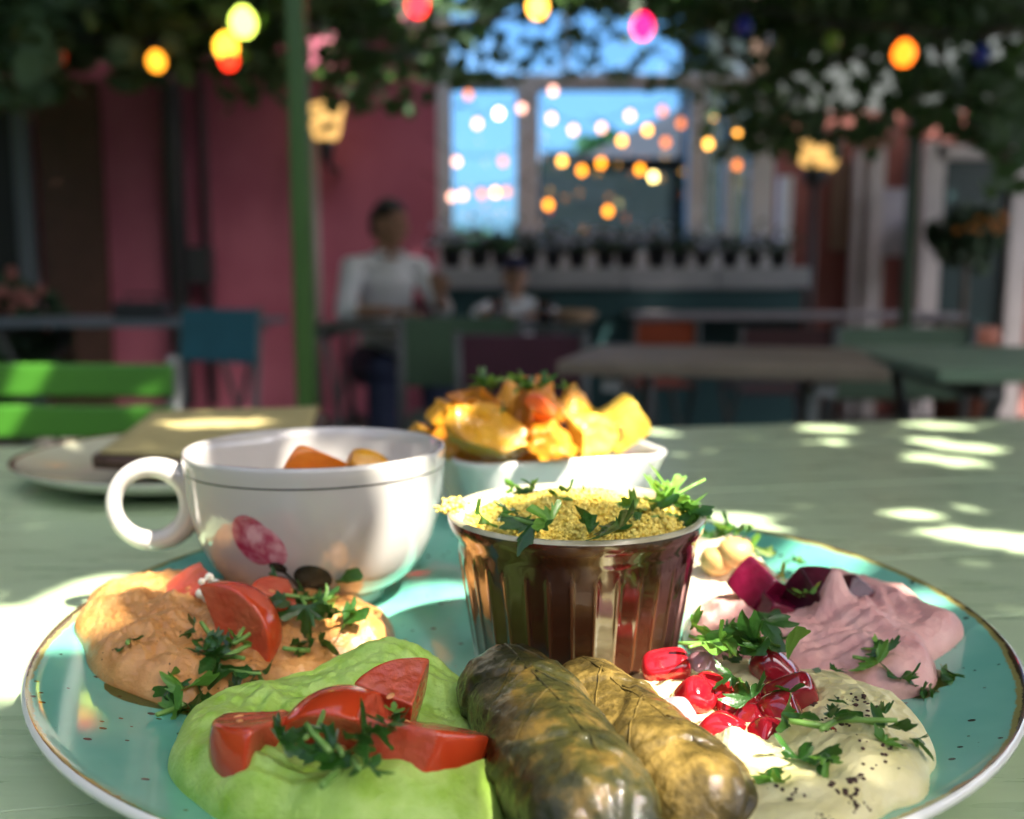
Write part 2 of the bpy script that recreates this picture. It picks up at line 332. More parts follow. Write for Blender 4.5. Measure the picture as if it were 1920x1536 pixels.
# table top
for a in ((1552, 803, 0, .016), (1530, 803, 0, .010), (1575, 806, 0, .010), (1566, 828, 0, .008), (1240, 812, 0, .006), (1745, 797, 0, .015), (1790, 800, 0, .010), (1735, 826, 0, .011),
          (1812, 838, 0, .018), (1840, 840, 0, .014), (1745, 858, 0, .014), (1790, 865, 0, .014), (1715, 962, 0, .008), (1370, 972, 0, .012), (1395, 968, 0, .008),
          (1790, 1003, 0, .009), (1840, 1010, 0, .011), (1900, 1015, 0, .011), (1950, 1018, 0, .011),
          (20, 1165, 0, .014), (75, 1165, 0, .014), (110, 1160, 0, .010), (40, 1215, 0, .016), (90, 1210, 0, .014), (20, 1255, 0, .014), (60, 1265, 0, .012), (-40, 1200, 0, .02),
          # plate rim, dips
          (1520, 1045, .018, .009), (1560, 1040, .018, .008), (1745, 1128, .018, .0045), (180, 1140, .018, .008), (205, 1125, .018, .006),
          (1345, 1065, .02, .008), (1310, 1115, .02, .008), (1330, 1040, .02, .006), (1300, 1150, .018, .006), (700, 1170, .02, .007), (715, 1195, .015, .006), (660, 1165, .02, .005),
          # cup rim and handle
          (275, 872, .060, .005), (300, 868, .060, .005), (342, 850, .068, .005), (805, 866, .070, .007), (240, 960, .045, .004), (690, 875, .058, .005), (585, 850, .06, .004),
          # bowl and potatoes
          (1225, 838, .046, .012), (1190, 860, .046, .010), (1215, 875, .035, .012), (1150, 870, .042, .010), (1100, 875, .042, .008), (1050, 885, .042, .007), (1180, 775, .075, .013), (1150, 800, .065, .012), (1075, 755, .08, .009), (1055, 820, .06, .009), (1110, 790, .068, .008), (840, 770, .075, .004),
          # couscous, ramekin back wall
          (960, 918, .055, .007), (895, 955, .058, .005), (1105, 955, .060, .004), (1000, 912, .058, .006), (915, 928, .055, .006), (1180, 935, .055, .008), (1230, 950, .055, .006), (1265, 925, .065, .006), (1130, 925, .055, .006), (850, 945, .06, .003),
          # dolmas
          (1055, 1335, .034, .005), (1092, 1375, .034, .007), (1128, 1412, .033, .008), (1165, 1448, .031, .008), (1198, 1488, .028, .007),
          (1120, 1265, .028, .006), (1160, 1300, .03, .008), (1205, 1345, .03, .009), (1250, 1390, .03, .008), (1290, 1425, .03, .005),
          # pomegranate
          (1250, 1255, .022, .007), (1270, 1310, .024, .008), (1300, 1270, .026, .006), (1340, 1370, .024, .006), (1270, 1350, .02, .006),
          # napkin on the far plate
          (345, 797, .03, .011), (385, 795, .03, .013), (425, 795, .03, .013), (460, 797, .03, .009)):
    gap(*a)
def tube_clear(c, rho):
    for p, r in GAPS:
        t = (c.z-p.z)/SUN.z; dx = c.x-p.x-SUN.x*t; dy = c.y-p.y-SUN.y*t
        if dx*dx+dy*dy < (r+rho)**2: return False
    return True
LEAFV = [(0, 0, 0), (.32, .42, .06), (.30, .75, .05), (0, 1.05, -.08), (-.30, .75, .05), (-.32, .42, .06), (0, .55, 0)]
LEAFF = [(0, 1, 2, 6), (6, 2, 3), (0, 6, 4, 5), (6, 3, 4)]
def leaf(mb, c, size, tilt=.5, wide=1.5, droop=False):
    if droop: R = rotm(-math.pi/2+random.gauss(0, .5), random.gauss(0, .6), random.uniform(0, 6.3))
    else: R = rotm(random.gauss(0, tilt), random.gauss(0, tilt), 0) @ rotm(0, 0, random.uniform(0, 6.3))
    mb.add([c + R @ (Vector((x*wide, y-.5, z))*size) for x, y, z in LEAFV], LEAFF)
vine = thing('grape_vine', 'leafy vine canopy trained over the pergola above the tables', 'vine', (2.3, 2.6, 0))
VO = Vector(vine.location)
def foliage(mb, parent, name='foliage', m=None):
    mb.v = [(x-VO.x, y-VO.y, z-VO.z) for x, y, z in mb.v]; return kind(mb.build(name, m or M_vleaf, parent), 'stuff')
mb = MB(); random.seed(11)
FX0, FX1, FY0, FY1 = -.05, 1.50, -.62, .72  # low leaf layer out of view, shaped to give sharp sun spots
gx = .0165; nxx, nyy = int((FX1-FX0)/gx), int((FY1-FY0)/gx)
for layer in range(2):
    for i in range(nxx):
        for j in range(nyy):
            c = Vector((FX0+(i+random.random())*gx, FY0+(j+random.random())*gx, 1.78+.03*layer+random.uniform(-.012, .012)))
            s = random.uniform(.026, .036)
            if tube_clear(c, s*.48): leaf(mb, c, s, .30, 1.5)
random.seed(12); gx = .075
for i in range(int(9.0/gx)):
    for j in range(int(7.5/gx)):
        c = Vector((-4.2+(i+random.random())*gx, -1.3+(j+random.random())*gx, 2.46+random.uniform(-.05, .06)))
        if .40 < c.x < 1.85 and -.87 < c.y < .36: continue
        if -2.3 < c.x < .02 and -.5 < c.y < 1.15: continue  # opening left so skylight falls on the table from above left
        if -1.3 < c.x < .1 and 4.15 < c.y < 5.1: continue  # opening left to let skylight down onto the man
        if c.y < .8 and nz(c.x, c.y, 3, 1.1) > .38: continue
        if c.y > .8: leaf(mb, c+Vector((random.uniform(-.04, .04), random.uniform(-.04, .04), -.04+(.32 if -.75 < c.x < 1.9 and c.y > 4.3 else 0))), random.uniform(.14, .19), .25, 1.7)
        if -.75 < c.x < 2.3 and c.y > 4.3: c.z += .32
        leaf(mb, c, random.uniform(.10, .15) if c.y < .8 else random.uniform(.13, .18), .4 if c.y < .8 else .25, 1.6)
foliage(mb, vine)
# ------------------------------------------------------------------ the buildings behind
YF = 6.3
def fb(mb, x0, y0, x1, y1, Y, th, dy=0):            # an upright box spanning a picture rectangle at distance Y
    a, b = PY(x0, (y0+y1)/2, Y), PY(x1, (y0+y1)/2, Y); t, u = PY((x0+x1)/2, y0, Y).z, PY((x0+x1)/2, y1, Y).z
    return mb.box(((a.x+b.x)/2, Y+th/2+dy, (t+u)/2), (b.x-a.x, th, t-u))
def fz(x0, x1, z0, z1, Y, th, mb=None):
    a, b = PY(x0, 400, Y).x, PY(x1, 400, Y).x
    return (mb or MB()).box(((a+b)/2, Y+th/2, (z0+z1)/2), (b-a, th, z1-z0))
M_pinkw = mat('pink_stucco', (.44, .115, .185), .85, (.56, .17, .25), 2.2, 5, .4, 60)
M_frame2 = mat('pale_blue_window_paint', (.66, .71, .78), .5, (.74, .78, .83), 6)
M_greyp = mat('grey_door_frame_paint', (.16, .18, .21), .5)
M_dark = mat('dark_pipe_paint', (.035, .038, .045), .5)
M_brownd = mat('brown_door_wood', (.085, .04, .03), .6, (.12, .055, .04), 9)
house = thing('pink_house', 'pink stucco house with a brown door behind the seated man', 'house', (-2.6, YF, 0)); HO = Vector(house.location)
def _p(mb, name, m, par, org, sm=False):
    mb.v = [(x-org.x, y-org.y, z-org.z) for x, y, z in mb.v]; return mb.build(name, m, par, sm)
_p(fz(-700, 820, 0, 3.6, YF, .3), 'wall', M_pinkw, house, HO, False)
_p(fz(76, 196, 0, 2.15, YF-.03, .05), 'door', M_brownd, house, HO, False)
d = fb(MB(), 40, 190, 70, 900, YF-.06, .1); _p(d, 'door_frame', M_greyp, house, HO, False)
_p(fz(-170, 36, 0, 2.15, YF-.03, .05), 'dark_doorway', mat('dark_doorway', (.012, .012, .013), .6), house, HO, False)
p0 = PY(326, 300, YF-.09); _p(MB().tube([(p0.x, p0.y, .1), (p0.x, p0.y, 3.4)], .062, 14), 'downpipe', M_dark, house, HO, True)
p0 = PY(382, 300, YF-.05); _p(MB().tube([(p0.x, p0.y, .1), (p0.x, p0.y, 3.4)], .03, 12), 'cable_duct', mat('plum_duct_paint', (.10, .05, .07), .6), house, HO, True)
_p(fb(MB(), 352, 462, 392, 530, YF-.12, .12), 'meter_box', M_dark, house, HO, False)
p0 = PY(593, 400, YF-.05); _p(MB().tube([(p0.x, p0.y, .1), (p0.x, p0.y, 2.0)], .022, 12), 'conduit', mat('pale_conduit', (.5, .45, .45), .5), house, HO, True)
_p(fz(-700, 820, 3.6, 3.75, YF-.25, .7), 'eaves', M_wood, house, HO, False)

# glazed front
def glass(name, tint, gl=.12):
    m = bpy.data.materials.new(name); m.use_nodes = True; n = m.node_tree; N = n.nodes; N.remove(N['Principled BSDF'])
    t = N.new('ShaderNodeBsdfTransparent'); t.inputs[0].default_value = (*tint, 1); g = N.new('ShaderNodeBsdfGlossy'); g.inputs['Roughness'].default_value = .02
    mx = N.new('ShaderNodeMixShader'); mx.inputs[0].default_value = gl; link(n, t.outputs[0], mx.inputs[1]); link(n, g.outputs[0], mx.inputs[2]); link(n, mx.outputs[0], N['Material Output'].inputs[0]); return m
M_glass = glass('tinted_window_glass', (.56, .78, .90), .06)
gf = thing('glazed_front', 'tall pale framed windows showing blue sky beside the pink wall', 'window', (.62, YF, 0)); GO = Vector(gf.location)
_p(fz(818, 1460, 0, PY(1000, 476, YF).z, YF+.02, .2), 'lower_panel', M_frame2, gf, GO)
for (a, b, y0, y1) in ((818, 846, -60, 480), (968, 1010, 150, 480), (1292, 1322, 150, 480), (1360, 1374, 160, 480), (1408, 1452, 150, 480), (1056, 1066, -60, 140)):
    bevel(_p(fb(MB(), a, y0, b, y1, YF, .14), 'mullion', M_frame2, gf, GO), .006)
for (a, b, y0, y1) in ((847, 1407, 138, 163), (818, 1452, -90, -61), (847, 1407, 470, 486)):
    bevel(_p(fb(MB(), a, y0, b, y1, YF-.01, .16), 'transom', M_frame2, gf, GO), .006)
_p(fb(MB(), 1067, 140, 1407, 150, YF-.05, .05), 'ledge', M_frame2, gf, GO)
for (a, b, y0, y1) in ((844, 970, 161, 472), (1008, 1294, 161, 472), (1320, 1362, 161, 472), (1372, 1410, 161, 472), (844, 1058, -62, 140), (1064, 1410, -62, 140)):
    _p(fb(MB(), a, y0, b, y1, YF+.06, .012), 'pane', M_glass, gf, GO)
# dark wall, roof and trees added behind the panes for dark interior and reflections
inn = thing('brown_shed', 'dark brown shed added behind the wide window pane for its dark interior', 'shed', (1.3, 8.2, 0)); IO = Vector(inn.location)
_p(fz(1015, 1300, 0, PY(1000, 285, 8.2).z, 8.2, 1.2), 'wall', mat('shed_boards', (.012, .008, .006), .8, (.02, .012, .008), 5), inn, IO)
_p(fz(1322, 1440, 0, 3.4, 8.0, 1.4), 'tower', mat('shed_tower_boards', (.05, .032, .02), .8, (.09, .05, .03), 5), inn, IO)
a, b = PY(1090, 300, 8.3), PY(1320, 180, 8.3)
_p(MB().add([(a.x, 8.15, a.z), (b.x, 8.15, b.z), (b.x, 8.15, a.z), (a.x, 9.6, a.z), (b.x, 9.6, b.z), (b.x, 9.6, a.z)], [(0, 2, 1), (3, 4, 5), (0, 1, 4, 3), (1, 2, 5, 4), (0, 3, 5, 2)]), 'gable_roof', mat('plum_roof', (.16, .10, .11), .8), inn, IO)
M_hedge = mat('hedge_leaf', (.03, .075, .018), .6, (.06, .13, .03), 3, transl=.25, tcol=(.1, .2, .03))
def bush(name, label, cat, c, rad, n, size, m, group=None, stem=True, droop=False):
    t = thing(name, label, cat, (c[0], c[1], 0 if stem else c[2]-rad[2]), 0, group); mb = MB(); o = Vector(t.location)
    for _ in range(n):
        v = Vector((random.gauss(0, 1), random.gauss(0, 1), random.gauss(0, 1))).normalized()*random.uniform(.55, 1.0)
        p = Vector((c[0]+v.x*rad[0], c[1]+v.y*rad[1], c[2]+v.z*rad[2]))*1
        p += Vector((nz(p.x, p.y, p.z, 4), nz(p.y, p.z, p.x, 4), nz(p.z, p.x, p.y, 4)))*rad[2]*.35
        leaf(mb, p-o, size*random.uniform(.7, 1.2), .9, 1.5)
    kind(mb.build('crown', m, t), 'stuff')
    if stem: MB().tube([(0, 0, 0), (.02, 0, c[2]*.5), (0, 0, c[2])], [.05, .035, .015], 8).build('trunk', M_wood, t)
    return t
random.seed(21)
bush('garden_tree', 'low green tree just above the shed behind the window', 'tree', (PY(1190, 285, 9.9).x, 10.2, PY(1190, 285, 10.2).z-.15), (.75, .5, .35), 900, .11, M_hedge)
bush('garden_tree', 'dark bushy tree seen low through the left window pane', 'tree', (PY(905, 440, 8.6).x, 8.6, 1.05), (.36, .4, .34), 700, .08, M_hedge)
# far hedge and houses closing the horizon
fh = thing('far_hedge', 'long dark hedge far behind the windows', 'hedge', (0, 26, 0)); mb = MB()
for i in range(5200): leaf(mb, Vector((random.uniform(-30, 34), random.uniform(-1, 1), random.uniform(0, 2.0)*1.0+.25*nz(i, 0, 0, .1))), .45, 1, 1.5)
kind(mb.build('leaves', M_hedge, fh), 'stuff'); MB().box((2, 0, .9), (64, 1.2, 1.8)).build('hedge_core', mat('hedge_core', (.015, .03, .01), .9), fh)

# right-hand shop front
M_redw = mat('red_brown_stucco', (.23, .075, .065), .85, (.28, .10, .085), 3)
M_lilac = mat('off_white_paint', (.62, .58, .58), .5, (.70, .66, .66), 6)
sh = thing('shop_front', 'red-brown shop front with white posts and a dark teal door at right', 'shop', (3.0, 6.5, 0)); SO = Vector(sh.location)
_p(fz(1452, 2150, 0, 2.0, 6.5, .3), 'wall', M_redw, sh, SO)
_p(fz(1452, 2150, 2.0, 3.3, 6.55, .3), 'upper_wall', mat('grey_teal_cladding', (.018, .030, .033), .7, (.045, .06, .065), 4), sh, SO)
_p(fb(MB(), 1560, 300, 1612, 470, 6.46, .05), 'shutter', mat('tan_shutter', (.22, .14, .10), .7), sh, SO)
for a, b, y0 in ((1620, 1648, 275), (1596, 1606, 280)): _p(fb(MB(), a, y0, b, 900, 6.38, .1), 'post', M_lilac, sh, SO)
for a, b in ((1722, 1758), (1886, 1922)): _p(fb(MB(), a, 265, b, 900, 6.36, .12), 'door_jamb', M_lilac, sh, SO)
_p(fb(MB(), 1759, 272, 1885, 298, 6.36, .12), 'lintel', M_lilac, sh, SO)
_p(fb(MB(), 1759, 299, 1885, 900, 6.42, .05), 'door', mat('dark_teal_paint', (.015, .045, .05), .35), sh, SO)
_p(fb(MB(), 1456, 330, 1478, 900, 6.40, .08), 'post', M_frame2, sh, SO)
_p(fb(MB(), 1935, 310, 1990, 490, 6.40, .06), 'window_frame', M_lilac, sh, SO)
bd = thing('notice_board', 'pale lilac notice board leaning between the white posts', 'sign', PY(1678, 480, 6.2).to_tuple()); 
q = Vector(bd.location); MB().box((0, 0, .21), (.17, .02, .42), rotm(-.08)).build('panel', mat('lilac_board', (.5, .47, .58), .6, (.62, .6, .68), 7), bd, False)
for s in (-1, 1): MB().box((s*.075, .03, -.3), (.02, .02, .8)).build('leg', M_lilac, bd, False)

# ledge (stone-topped teal planter wall) with the row of pots
ld = thing('planter_wall', 'low teal wall with pale grey stone ledge under the windows', 'wall', (.7, 5.4, 0)); LO = Vector(ld.location)
zt, zb = PY(1000, 503, 5.4).z, PY(1000, 540, 5.4).z
x0, x1 = PY(826, 500, 5.4).x, PY(1500, 500, 5.4).x; nseg = 4
M_stone = mat('ledge_stone', (.36, .37, .40), .7, (.46, .47, .50), 6)
for i in range(nseg):
    a = x0+(x1-x0)*i/nseg+.004; b = x0+(x1-x0)*(i+1)/nseg-.004
    bevel(_p(MB().box(((a+b)/2, 5.4, (zt+zb)/2+random.uniform(-.004, .002)), (b-a, .42, zt-zb)), 'stone', M_stone, ld, LO), .006)
_p(MB().box(((x0+x1)/2, 5.42, zb/2), (x1-x0-.04, .34, zb-.004)), 'teal_panel', mat('teal_wall_paint', (.02, .075, .085), .6, (.03, .10, .105), 4), ld, LO)
M_pot = mat('dark_pot', (.02, .02, .025), .5); M_terr = mat('terracotta_pot', (.30, .10, .06), .8); M_blos = mat('pale_blossom', (.50, .56, .72), .6)
M_potleaf = mat('pot_leaf', (.03, .07, .03), .6, (.05, .10, .05), 9)
words = ['first', 'second', 'third', 'fourth', 'fifth', 'sixth', 'seventh', 'eighth', 'ninth', 'tenth', 'eleventh', 'twelfth', 'thirteenth', 'fourteenth', 'fifteenth']
random.seed(5)
for i in range(14):
    px = 846+47.5*i+random.uniform(-6, 6); c = PY(px, 500, 5.36); r = random.uniform(.045, .062)
    blo = i in (0, 1, 3, 4, 5, 6, 7, 8, 10, 12)
    t = thing('potted_flower', f'{words[i]} small dark pot from the left on the stone ledge' + (', with pale blossoms' if blo else ', leafy without blossoms'), 'potted plant', (c.x, 5.36, zt+.003), 0, 'potted flowers along the ledge')
    MB().lathe([(.0001, 0), (r*.75, 0), (r, r*1.5), (r*1.06, r*1.5), (r*1.06, r*1.75), (r*.9, r*1.75), (r*.85, r*1.5), (.0001, r*1.5)], 20).build('pot', M_pot, t)
    mb = MB(); mf = MB()
    for _ in range(70):
        v = Vector((random.gauss(0, .05), random.gauss(0, .05), r*1.6+abs(random.gauss(.03, .05)))); leaf(mb, v, .035, .8, 1.4)
    mb.build('leaves', M_potleaf, t)
    if blo:
        for _ in range(random.randint(14, 30)):
            v = Vector((random.gauss(0, .055), random.gauss(-.02, .05), r*1.6+.03+abs(random.gauss(.02, .045)))); mf.ico(v, random.uniform(.012, .022), 1)
        mf.build('blossoms', M_blos, t)
# big plants at right
random.seed(31)
for px, Y, zc, rad, lab in ((1815, 5.9, 1.16, (.22, .2, .2), 'round dark shrub in a terracotta pot in front of the teal door'), ):
    c = PY(px, 430, Y); t = bush('potted_shrub', lab, 'potted plant', (c.x, Y, zc), rad, 420, .07, M_potleaf, stem=False)
    z0 = t.location.z; MB().lathe([(.0001, -z0), (.13, -z0), (.19, -z0+.5), (.21, -z0+.5), (.21, -z0+.62), (.17, -z0+.62), (.001, -z0+.55)], 24).build('pot', M_terr, t)
    MB().tube([(0, 0, -z0+.5), (0, 0, .2)], .02, 8).build('stem', M_wood, t)
    mf = MB()
    for _ in range(10): mf.ico((random.gauss(0, .08), -.2+random.gauss(0, .02), .26+random.gauss(0, .05)), .02, 1)
    mf.build('blossoms', mat('orange_blossom', (.7, .25, .02), .6), t)
t = bush('flower_bush', 'leafy bush with dull pink flowers at the far left edge', 'bush', (PY(25, 620, 4.4).x, 4.4, .68), (.26, .2, .22), 500, .06, M_potleaf, stem=True)
mf = MB()
for _ in range(40): mf.ico((random.gauss(0, .12), -.16+random.gauss(0, .04), .82+random.gauss(0, .05)), .026, 1)
mf.build('blossoms', mat('dusty_pink_blossom', (.42, .16, .13), .7), t)

# ------------------------------------------------------------------ pergola posts and beams
pg = thing('pergola', 'green steel pergola posts and beams carrying the vine over the terrace', 'pergola', (0, 2.3, 0)); PO = Vector(pg.location)
p = PY(566, 400, 2.35); bevel(_p(MB().box((p.x, 2.35, 1.23), (.044, .044, 2.46)), 'post', M_green, pg, PO), .004)
p2_ = PY(1708, 400, 4.5); bevel(_p(MB().box((p2_.x, 4.5, 1.23), (.045, .045, 2.46)), 'post', mat('dark_green_post', (.03, .075, .03), .5), pg, PO), .004)
for x, y in ((p.x, -1.6), (p2_.x+.4, -1.2)): _p(MB().box((x, y, 1.23), (.045, .045, 2.46)), 'post', M_green, pg, PO)
for x in (-3.2, p.x, 2.3): _p(MB().box((x, 1.7, 2.62), (.05, 6.8, .07)), 'beam', M_green, pg, PO)
for y in (-1.4, 2.35, 4.5): _p(MB().box((-.4, y, 2.555), (7.4, .05, .05)), 'crossbeam', M_green, pg, PO)

# hanging vine foliage in view: (picture x, y, half width, half height, distance, leaves, size)
random.seed(41); mb = MB()
for (x, y, rx, ry, Y, n, s) in ((150, 20, 200, 80, 3.4, 900, .085), (30, 90, 80, 90, 3.2, 300, .08), (330, 40, 150, 60, 3.6, 500, .08), (480, 30, 70, 90, 3.8, 170, .08), (470, 130, 70, 60, 3.8, 60, .07), (250, 140, 40, 25, 3.4, 30, .07),
        (690, 60, 110, 90, 4.2, 150, .075), (650, 130, 80, 60, 4.4, 50, .075), (740, 190, 70, 20, 4.4, 22, .07), (620, 10, 80, 25, 4.0, 70, .08), (800, 100, 60, 50, 4.4, 55, .07),
        (900, 70, 50, 40, 5.0, 45, .07), (870, 145, 90, 14, 5.0, 70, .06), (1100, 70, 40, 50, 5.2, 26, .06), (1190, 105, 140, 45, 5.0, 55, .06), (1000, 100, 100, 40, 5.0, 40, .06), (1300, 150, 80, 30, 5.0, 30, .06), (1090, 5, 300, 22, 4.8, 420, .08), (1330, 25, 90, 30, 4.6, 110, .08), (1250, 60, 60, 30, 5, 20, .06),
        (1440, 120, 100, 100, 4.4, 70, .08), (1560, 50, 150, 80, 4.2, 130, .08), (1620, 190, 190, 90, 4.3, 75, .08), (1800, 110, 130, 130, 4.0, 130, .085), (1880, 220, 80, 110, 3.8, 130, .085), (1430, 225, 80, 60, 4.6, 90, .075), (1750, 10, 200, 45, 3.8, 300, .085), (1560, 250, 120, 40, 4.5, 60, .075), (1360, 330, 50, 120, 5.6, 18, .05), (1500, 20, 120, 40, 3.9, 160, .08)):
    for _ in range(n):
        q = PY(x+random.gauss(0, rx*.55), y+random.gauss(0, ry*.55), Y+random.gauss(0, .25)); leaf(mb, q, s*random.uniform(.7, 1.25), .9, 1.5)
foliage(mb, vine, m=M_vhang)
mb = MB(); prev = None
for (pts, r) in (([PY(-60, -40, 3.4), PY(150, 40, 3.4), PY(420, 20, 3.6), PY(700, 60, 4.2), PY(900, 40, 4.8), PY(1200, -5, 4.8)], .014), ([PY(2050, 60, 3.9), PY(1750, 60, 4.0), PY(1560, 120, 4.2), PY(1420, 150, 4.4), PY(1300, 10, 4.7)], .014), ([PY(1900, 320, 3.8), PY(1820, 200, 3.9), PY(1700, 0, 4.0)], .012)):
    mb.tube(pts, r, 7)
mb.v = [(x-VO.x, y-VO.y, z-VO.z) for x, y, z in mb.v]; mb.build('stem', M_wood, vine)

# ------------------------------------------------------------------ lamps
M_amb = mat('lit_amber_glass', (.8, .5, .2), .4, emis=(1, .56, .16), estr=.28)
lt_ = thing('wall_lantern', 'amber glass lantern on a black bracket beside the green post', 'lantern', PY(612, 275, 5.9).to_tuple()); k = 5.9/1810
MB().lathe([(.0001, .035), (.055, .035), (.075, .05), (.115, .235), (.10, .245), (.0001, .25)], 4).build('glass_shade', M_amb, lt_, False)
MB().lathe([(.12, .245), (.125, .255), (.05, .30), (.0001, .31)], 4).build('cap', M_dark, lt_, False)
MB().lathe([(.0001, -.09), (.03, -.09), (.045, 0), (.06, .034), (.0001, .036)], 12).build('holder', M_dark, lt_)
MB().tube([(0, 0, -.06), (0, .1, -.12), (0, .2, -.10), (0, .42, -.10)], .018, 8).build('bracket', M_dark, lt_)
b2 = PY(1528, 330, 5.6); t = thing('globe_lamp', 'pair of amber globe lamps on a dark post by the red-brown wall', 'lamp', (b2.x, 5.6, 0))
for dx, dz, r in ((-.03, .13, .085), (.06, .10, .075)): MB().lathe([(.0001, b2.z+dz-r), (r*.6, b2.z+dz-r*.8), (r, b2.z+dz), (r*.75, b2.z+dz+r*.7), (.0001, b2.z+dz+r)], 16, c=(dx, 0, 0)).build('globe', M_amb, t)
MB().tube([(0, 0, 0), (0, 0, b2.z+.03)], .022, 10).build('post', M_dark, t); MB().lathe([(.0001, b2.z-.06), (.05, b2.z-.05), (.08, b2.z+.04), (.0001, b2.z+.045)], 12).build('collar', M_dark, t)

def bulb_mats(c, e): return mat('lit_bulb', c, .3, emis=c, estr=e)
BM = {'w': bulb_mats((1, .42, .06), 1.9), 'o': bulb_mats((1, .30, .015), 1.6), 'd': bulb_mats((1, .26, .05), .7), 'y': bulb_mats((1, .75, .25), 2.4), 'p': bulb_mats((1, .48, .36), 1.2), 'W': bulb_mats((1, .78, .55), 2.2)}
M_sock = mat('black_socket', (.015, .015, .015), .5)
def bulb_mesh(r):
    return (MB().lathe([(.0001, -r*1.15), (r*.5, -r*1.02), (r*.9, -r*.5), (r, 0), (r*.85, r*.55), (r*.45, r*1.0), (r*.36, r*1.15)], 14), MB().lathe([(.0001, r*1.9), (r*.4, r*1.85), (r*.42, r*1.1), (.0001, r*1.1)], 10))
ORD = words + ['sixteenth']
strings = [
 ('top string before the window', 5.5, [(878, 178, 'd'), (895, 232, 'p'), (935, 213, 'W'), (978, 203, 'p'), (1037, 170, 'p')]),
 ('string crossing the sky in the wide pane', 5.55, [(1034, 222, 'p'), (1075, 244, 'p'), (1128, 240, 'p'), (1181, 217, 'p'), (1242, 208, 'd')]),
 ('string sloping before the plum gable roof', 5.6, [(1166, 264, 'w'), (1214, 244, 'w'), (1248, 267, 'd'), (1277, 231, 'd')]),
 ('string before the narrow right panes', 5.5, [(1328, 270, 'w'), (1339, 215, 'w'), (1382, 254, 'w'), (1382, 310, 'd')]),
 ('string before the dark shed wall', 5.5, [(1054, 302, 'w'), (1091, 320, 'o'), (1127, 306, 'o'), (1200, 318, 'o'), (1225, 332, 'y')]),
 ('lowest string before the shed wall', 5.45, [(1028, 384, 'o'), (1140, 396, 'o')]),
 ('low string in the left pane', 5.6, [(847, 369, 'p'), (868, 366, 'p'), (903, 364, 'd'), (929, 361, 'w'), (950, 360, 'd')]),
 ('middle of the left pane', 5.6, [(856, 303, 'p'), (943, 303, 'd')])]
r = .021; gl_, sk_ = bulb_mesh(r); skm = sk_.mesh('socket', M_sock); GLM = {kk: gl_.mesh('bulb_glass', mm) for kk, mm in BM.items()}
M_cord = mat('black_cord', (.01, .01, .01), .6)
for name, Y, L in strings:
    pts = []
    for i, (px, py, kk) in enumerate(L):
        q = PY(px, py, Y); t = thing('string_bulb', f'{ORD[i]} warm bulb from the left, {name}', 'light bulb', q.to_tuple(), 0, 'warm string bulbs by the window')
        obj('bulb_glass', GLM[kk], t); obj('socket', skm, t); pts.append(q+Vector((0, 0, r*1.9)))
    a, b = pts[0], pts[-1]
    path = [Vector((PY(L[0][0]-60, 100, Y).x, Y, a.z+.10))]
    for u, v2 in zip(pts, pts[1:]+[Vector((PY(L[-1][0]+60, 100, Y).x, Y, b.z+.10))]): path += [u, (u+v2)/2+Vector((0, 0, -.015))]
    path.append(v2); o3 = path[0]
    tag(MB().tube([p_-o3 for p_ in path], .003, 6).build('light_cord', M_cord, loc=o3), f'thin black cord of the {name}', 'cord', 'light cords')
cl = [(456, 42, (.62, .80, .10), 1.7, .042, 'yellow-green egg-shaped bulb, highest left of the green post'), (424, 88, (1, .45, .03), 1.5, .038, 'orange-yellow bulb just above the red one at left'), (429, 112, (1, .03, .01), 1.0, .030, 'red bulb tucked under the orange-yellow one at left'), (293, 115, (1, .33, .02), .9, .030, 'small orange bulb above the dark downpipe'),
      (108, 105, (.6, .05, .01), .12, .026, 'dim red bulb deep in the vine at far left'), (783, 8, (1, .02, .03), 1.6, .036, 'red bulb at the top edge over the pink wall'), (1008, 12, (1, .45, .06), 1.8, .034, 'orange-yellow bulb at the top edge over the windows'), (1205, 50, (1, .01, .09), 1.4, .036, 'pink-red bulb hanging before the sky over the windows'), (1695, 100, (1, .17, .01), 1.2, .036, 'orange bulb in the vine at upper right'),
      (1395, 50, (.01, .02, .2), .03, .028, 'dim blue bulb right of the sky patch'), (1840, 102, (.01, .03, .2), .03, .028, 'dim blue bulb at the far right in the vine'), (1560, 78, (.12, .2, .02), .03, .028, 'dim yellow-green bulb in the vine at upper right')]
for px, py, c, e, r, lab in cl:
    q = PY(px, py, 2.9); t = thing('coloured_bulb', lab, 'light bulb', q.to_tuple(), 0, 'coloured festoon bulbs in the vine'); r *= .88; a, b = bulb_mesh(r)
    a.build('bulb_glass', bulb_mats(c, e*1.0), t); b.build('socket', M_sock, t)
for lab, L in (('left cord', cl[:5]), ('middle cord', cl[5:8]), ('right cord', cl[8:])):
    L = sorted(L); pts = [PY(px, py, 2.9)+Vector((0, 0, r*1.9)) for px, py, c, e, r, _ in L]; pts = [pts[0]+Vector((-.5, 0, .2))]+pts+[pts[-1]+Vector((.4, 0, .25))]
    tag(MB().tube([p_-pts[0] for p_ in pts], .004, 6).build('festoon_cord', M_cord, loc=pts[0]), f'black festoon cord, {lab} through the vine with coloured bulbs', 'cord', 'festoon cords')

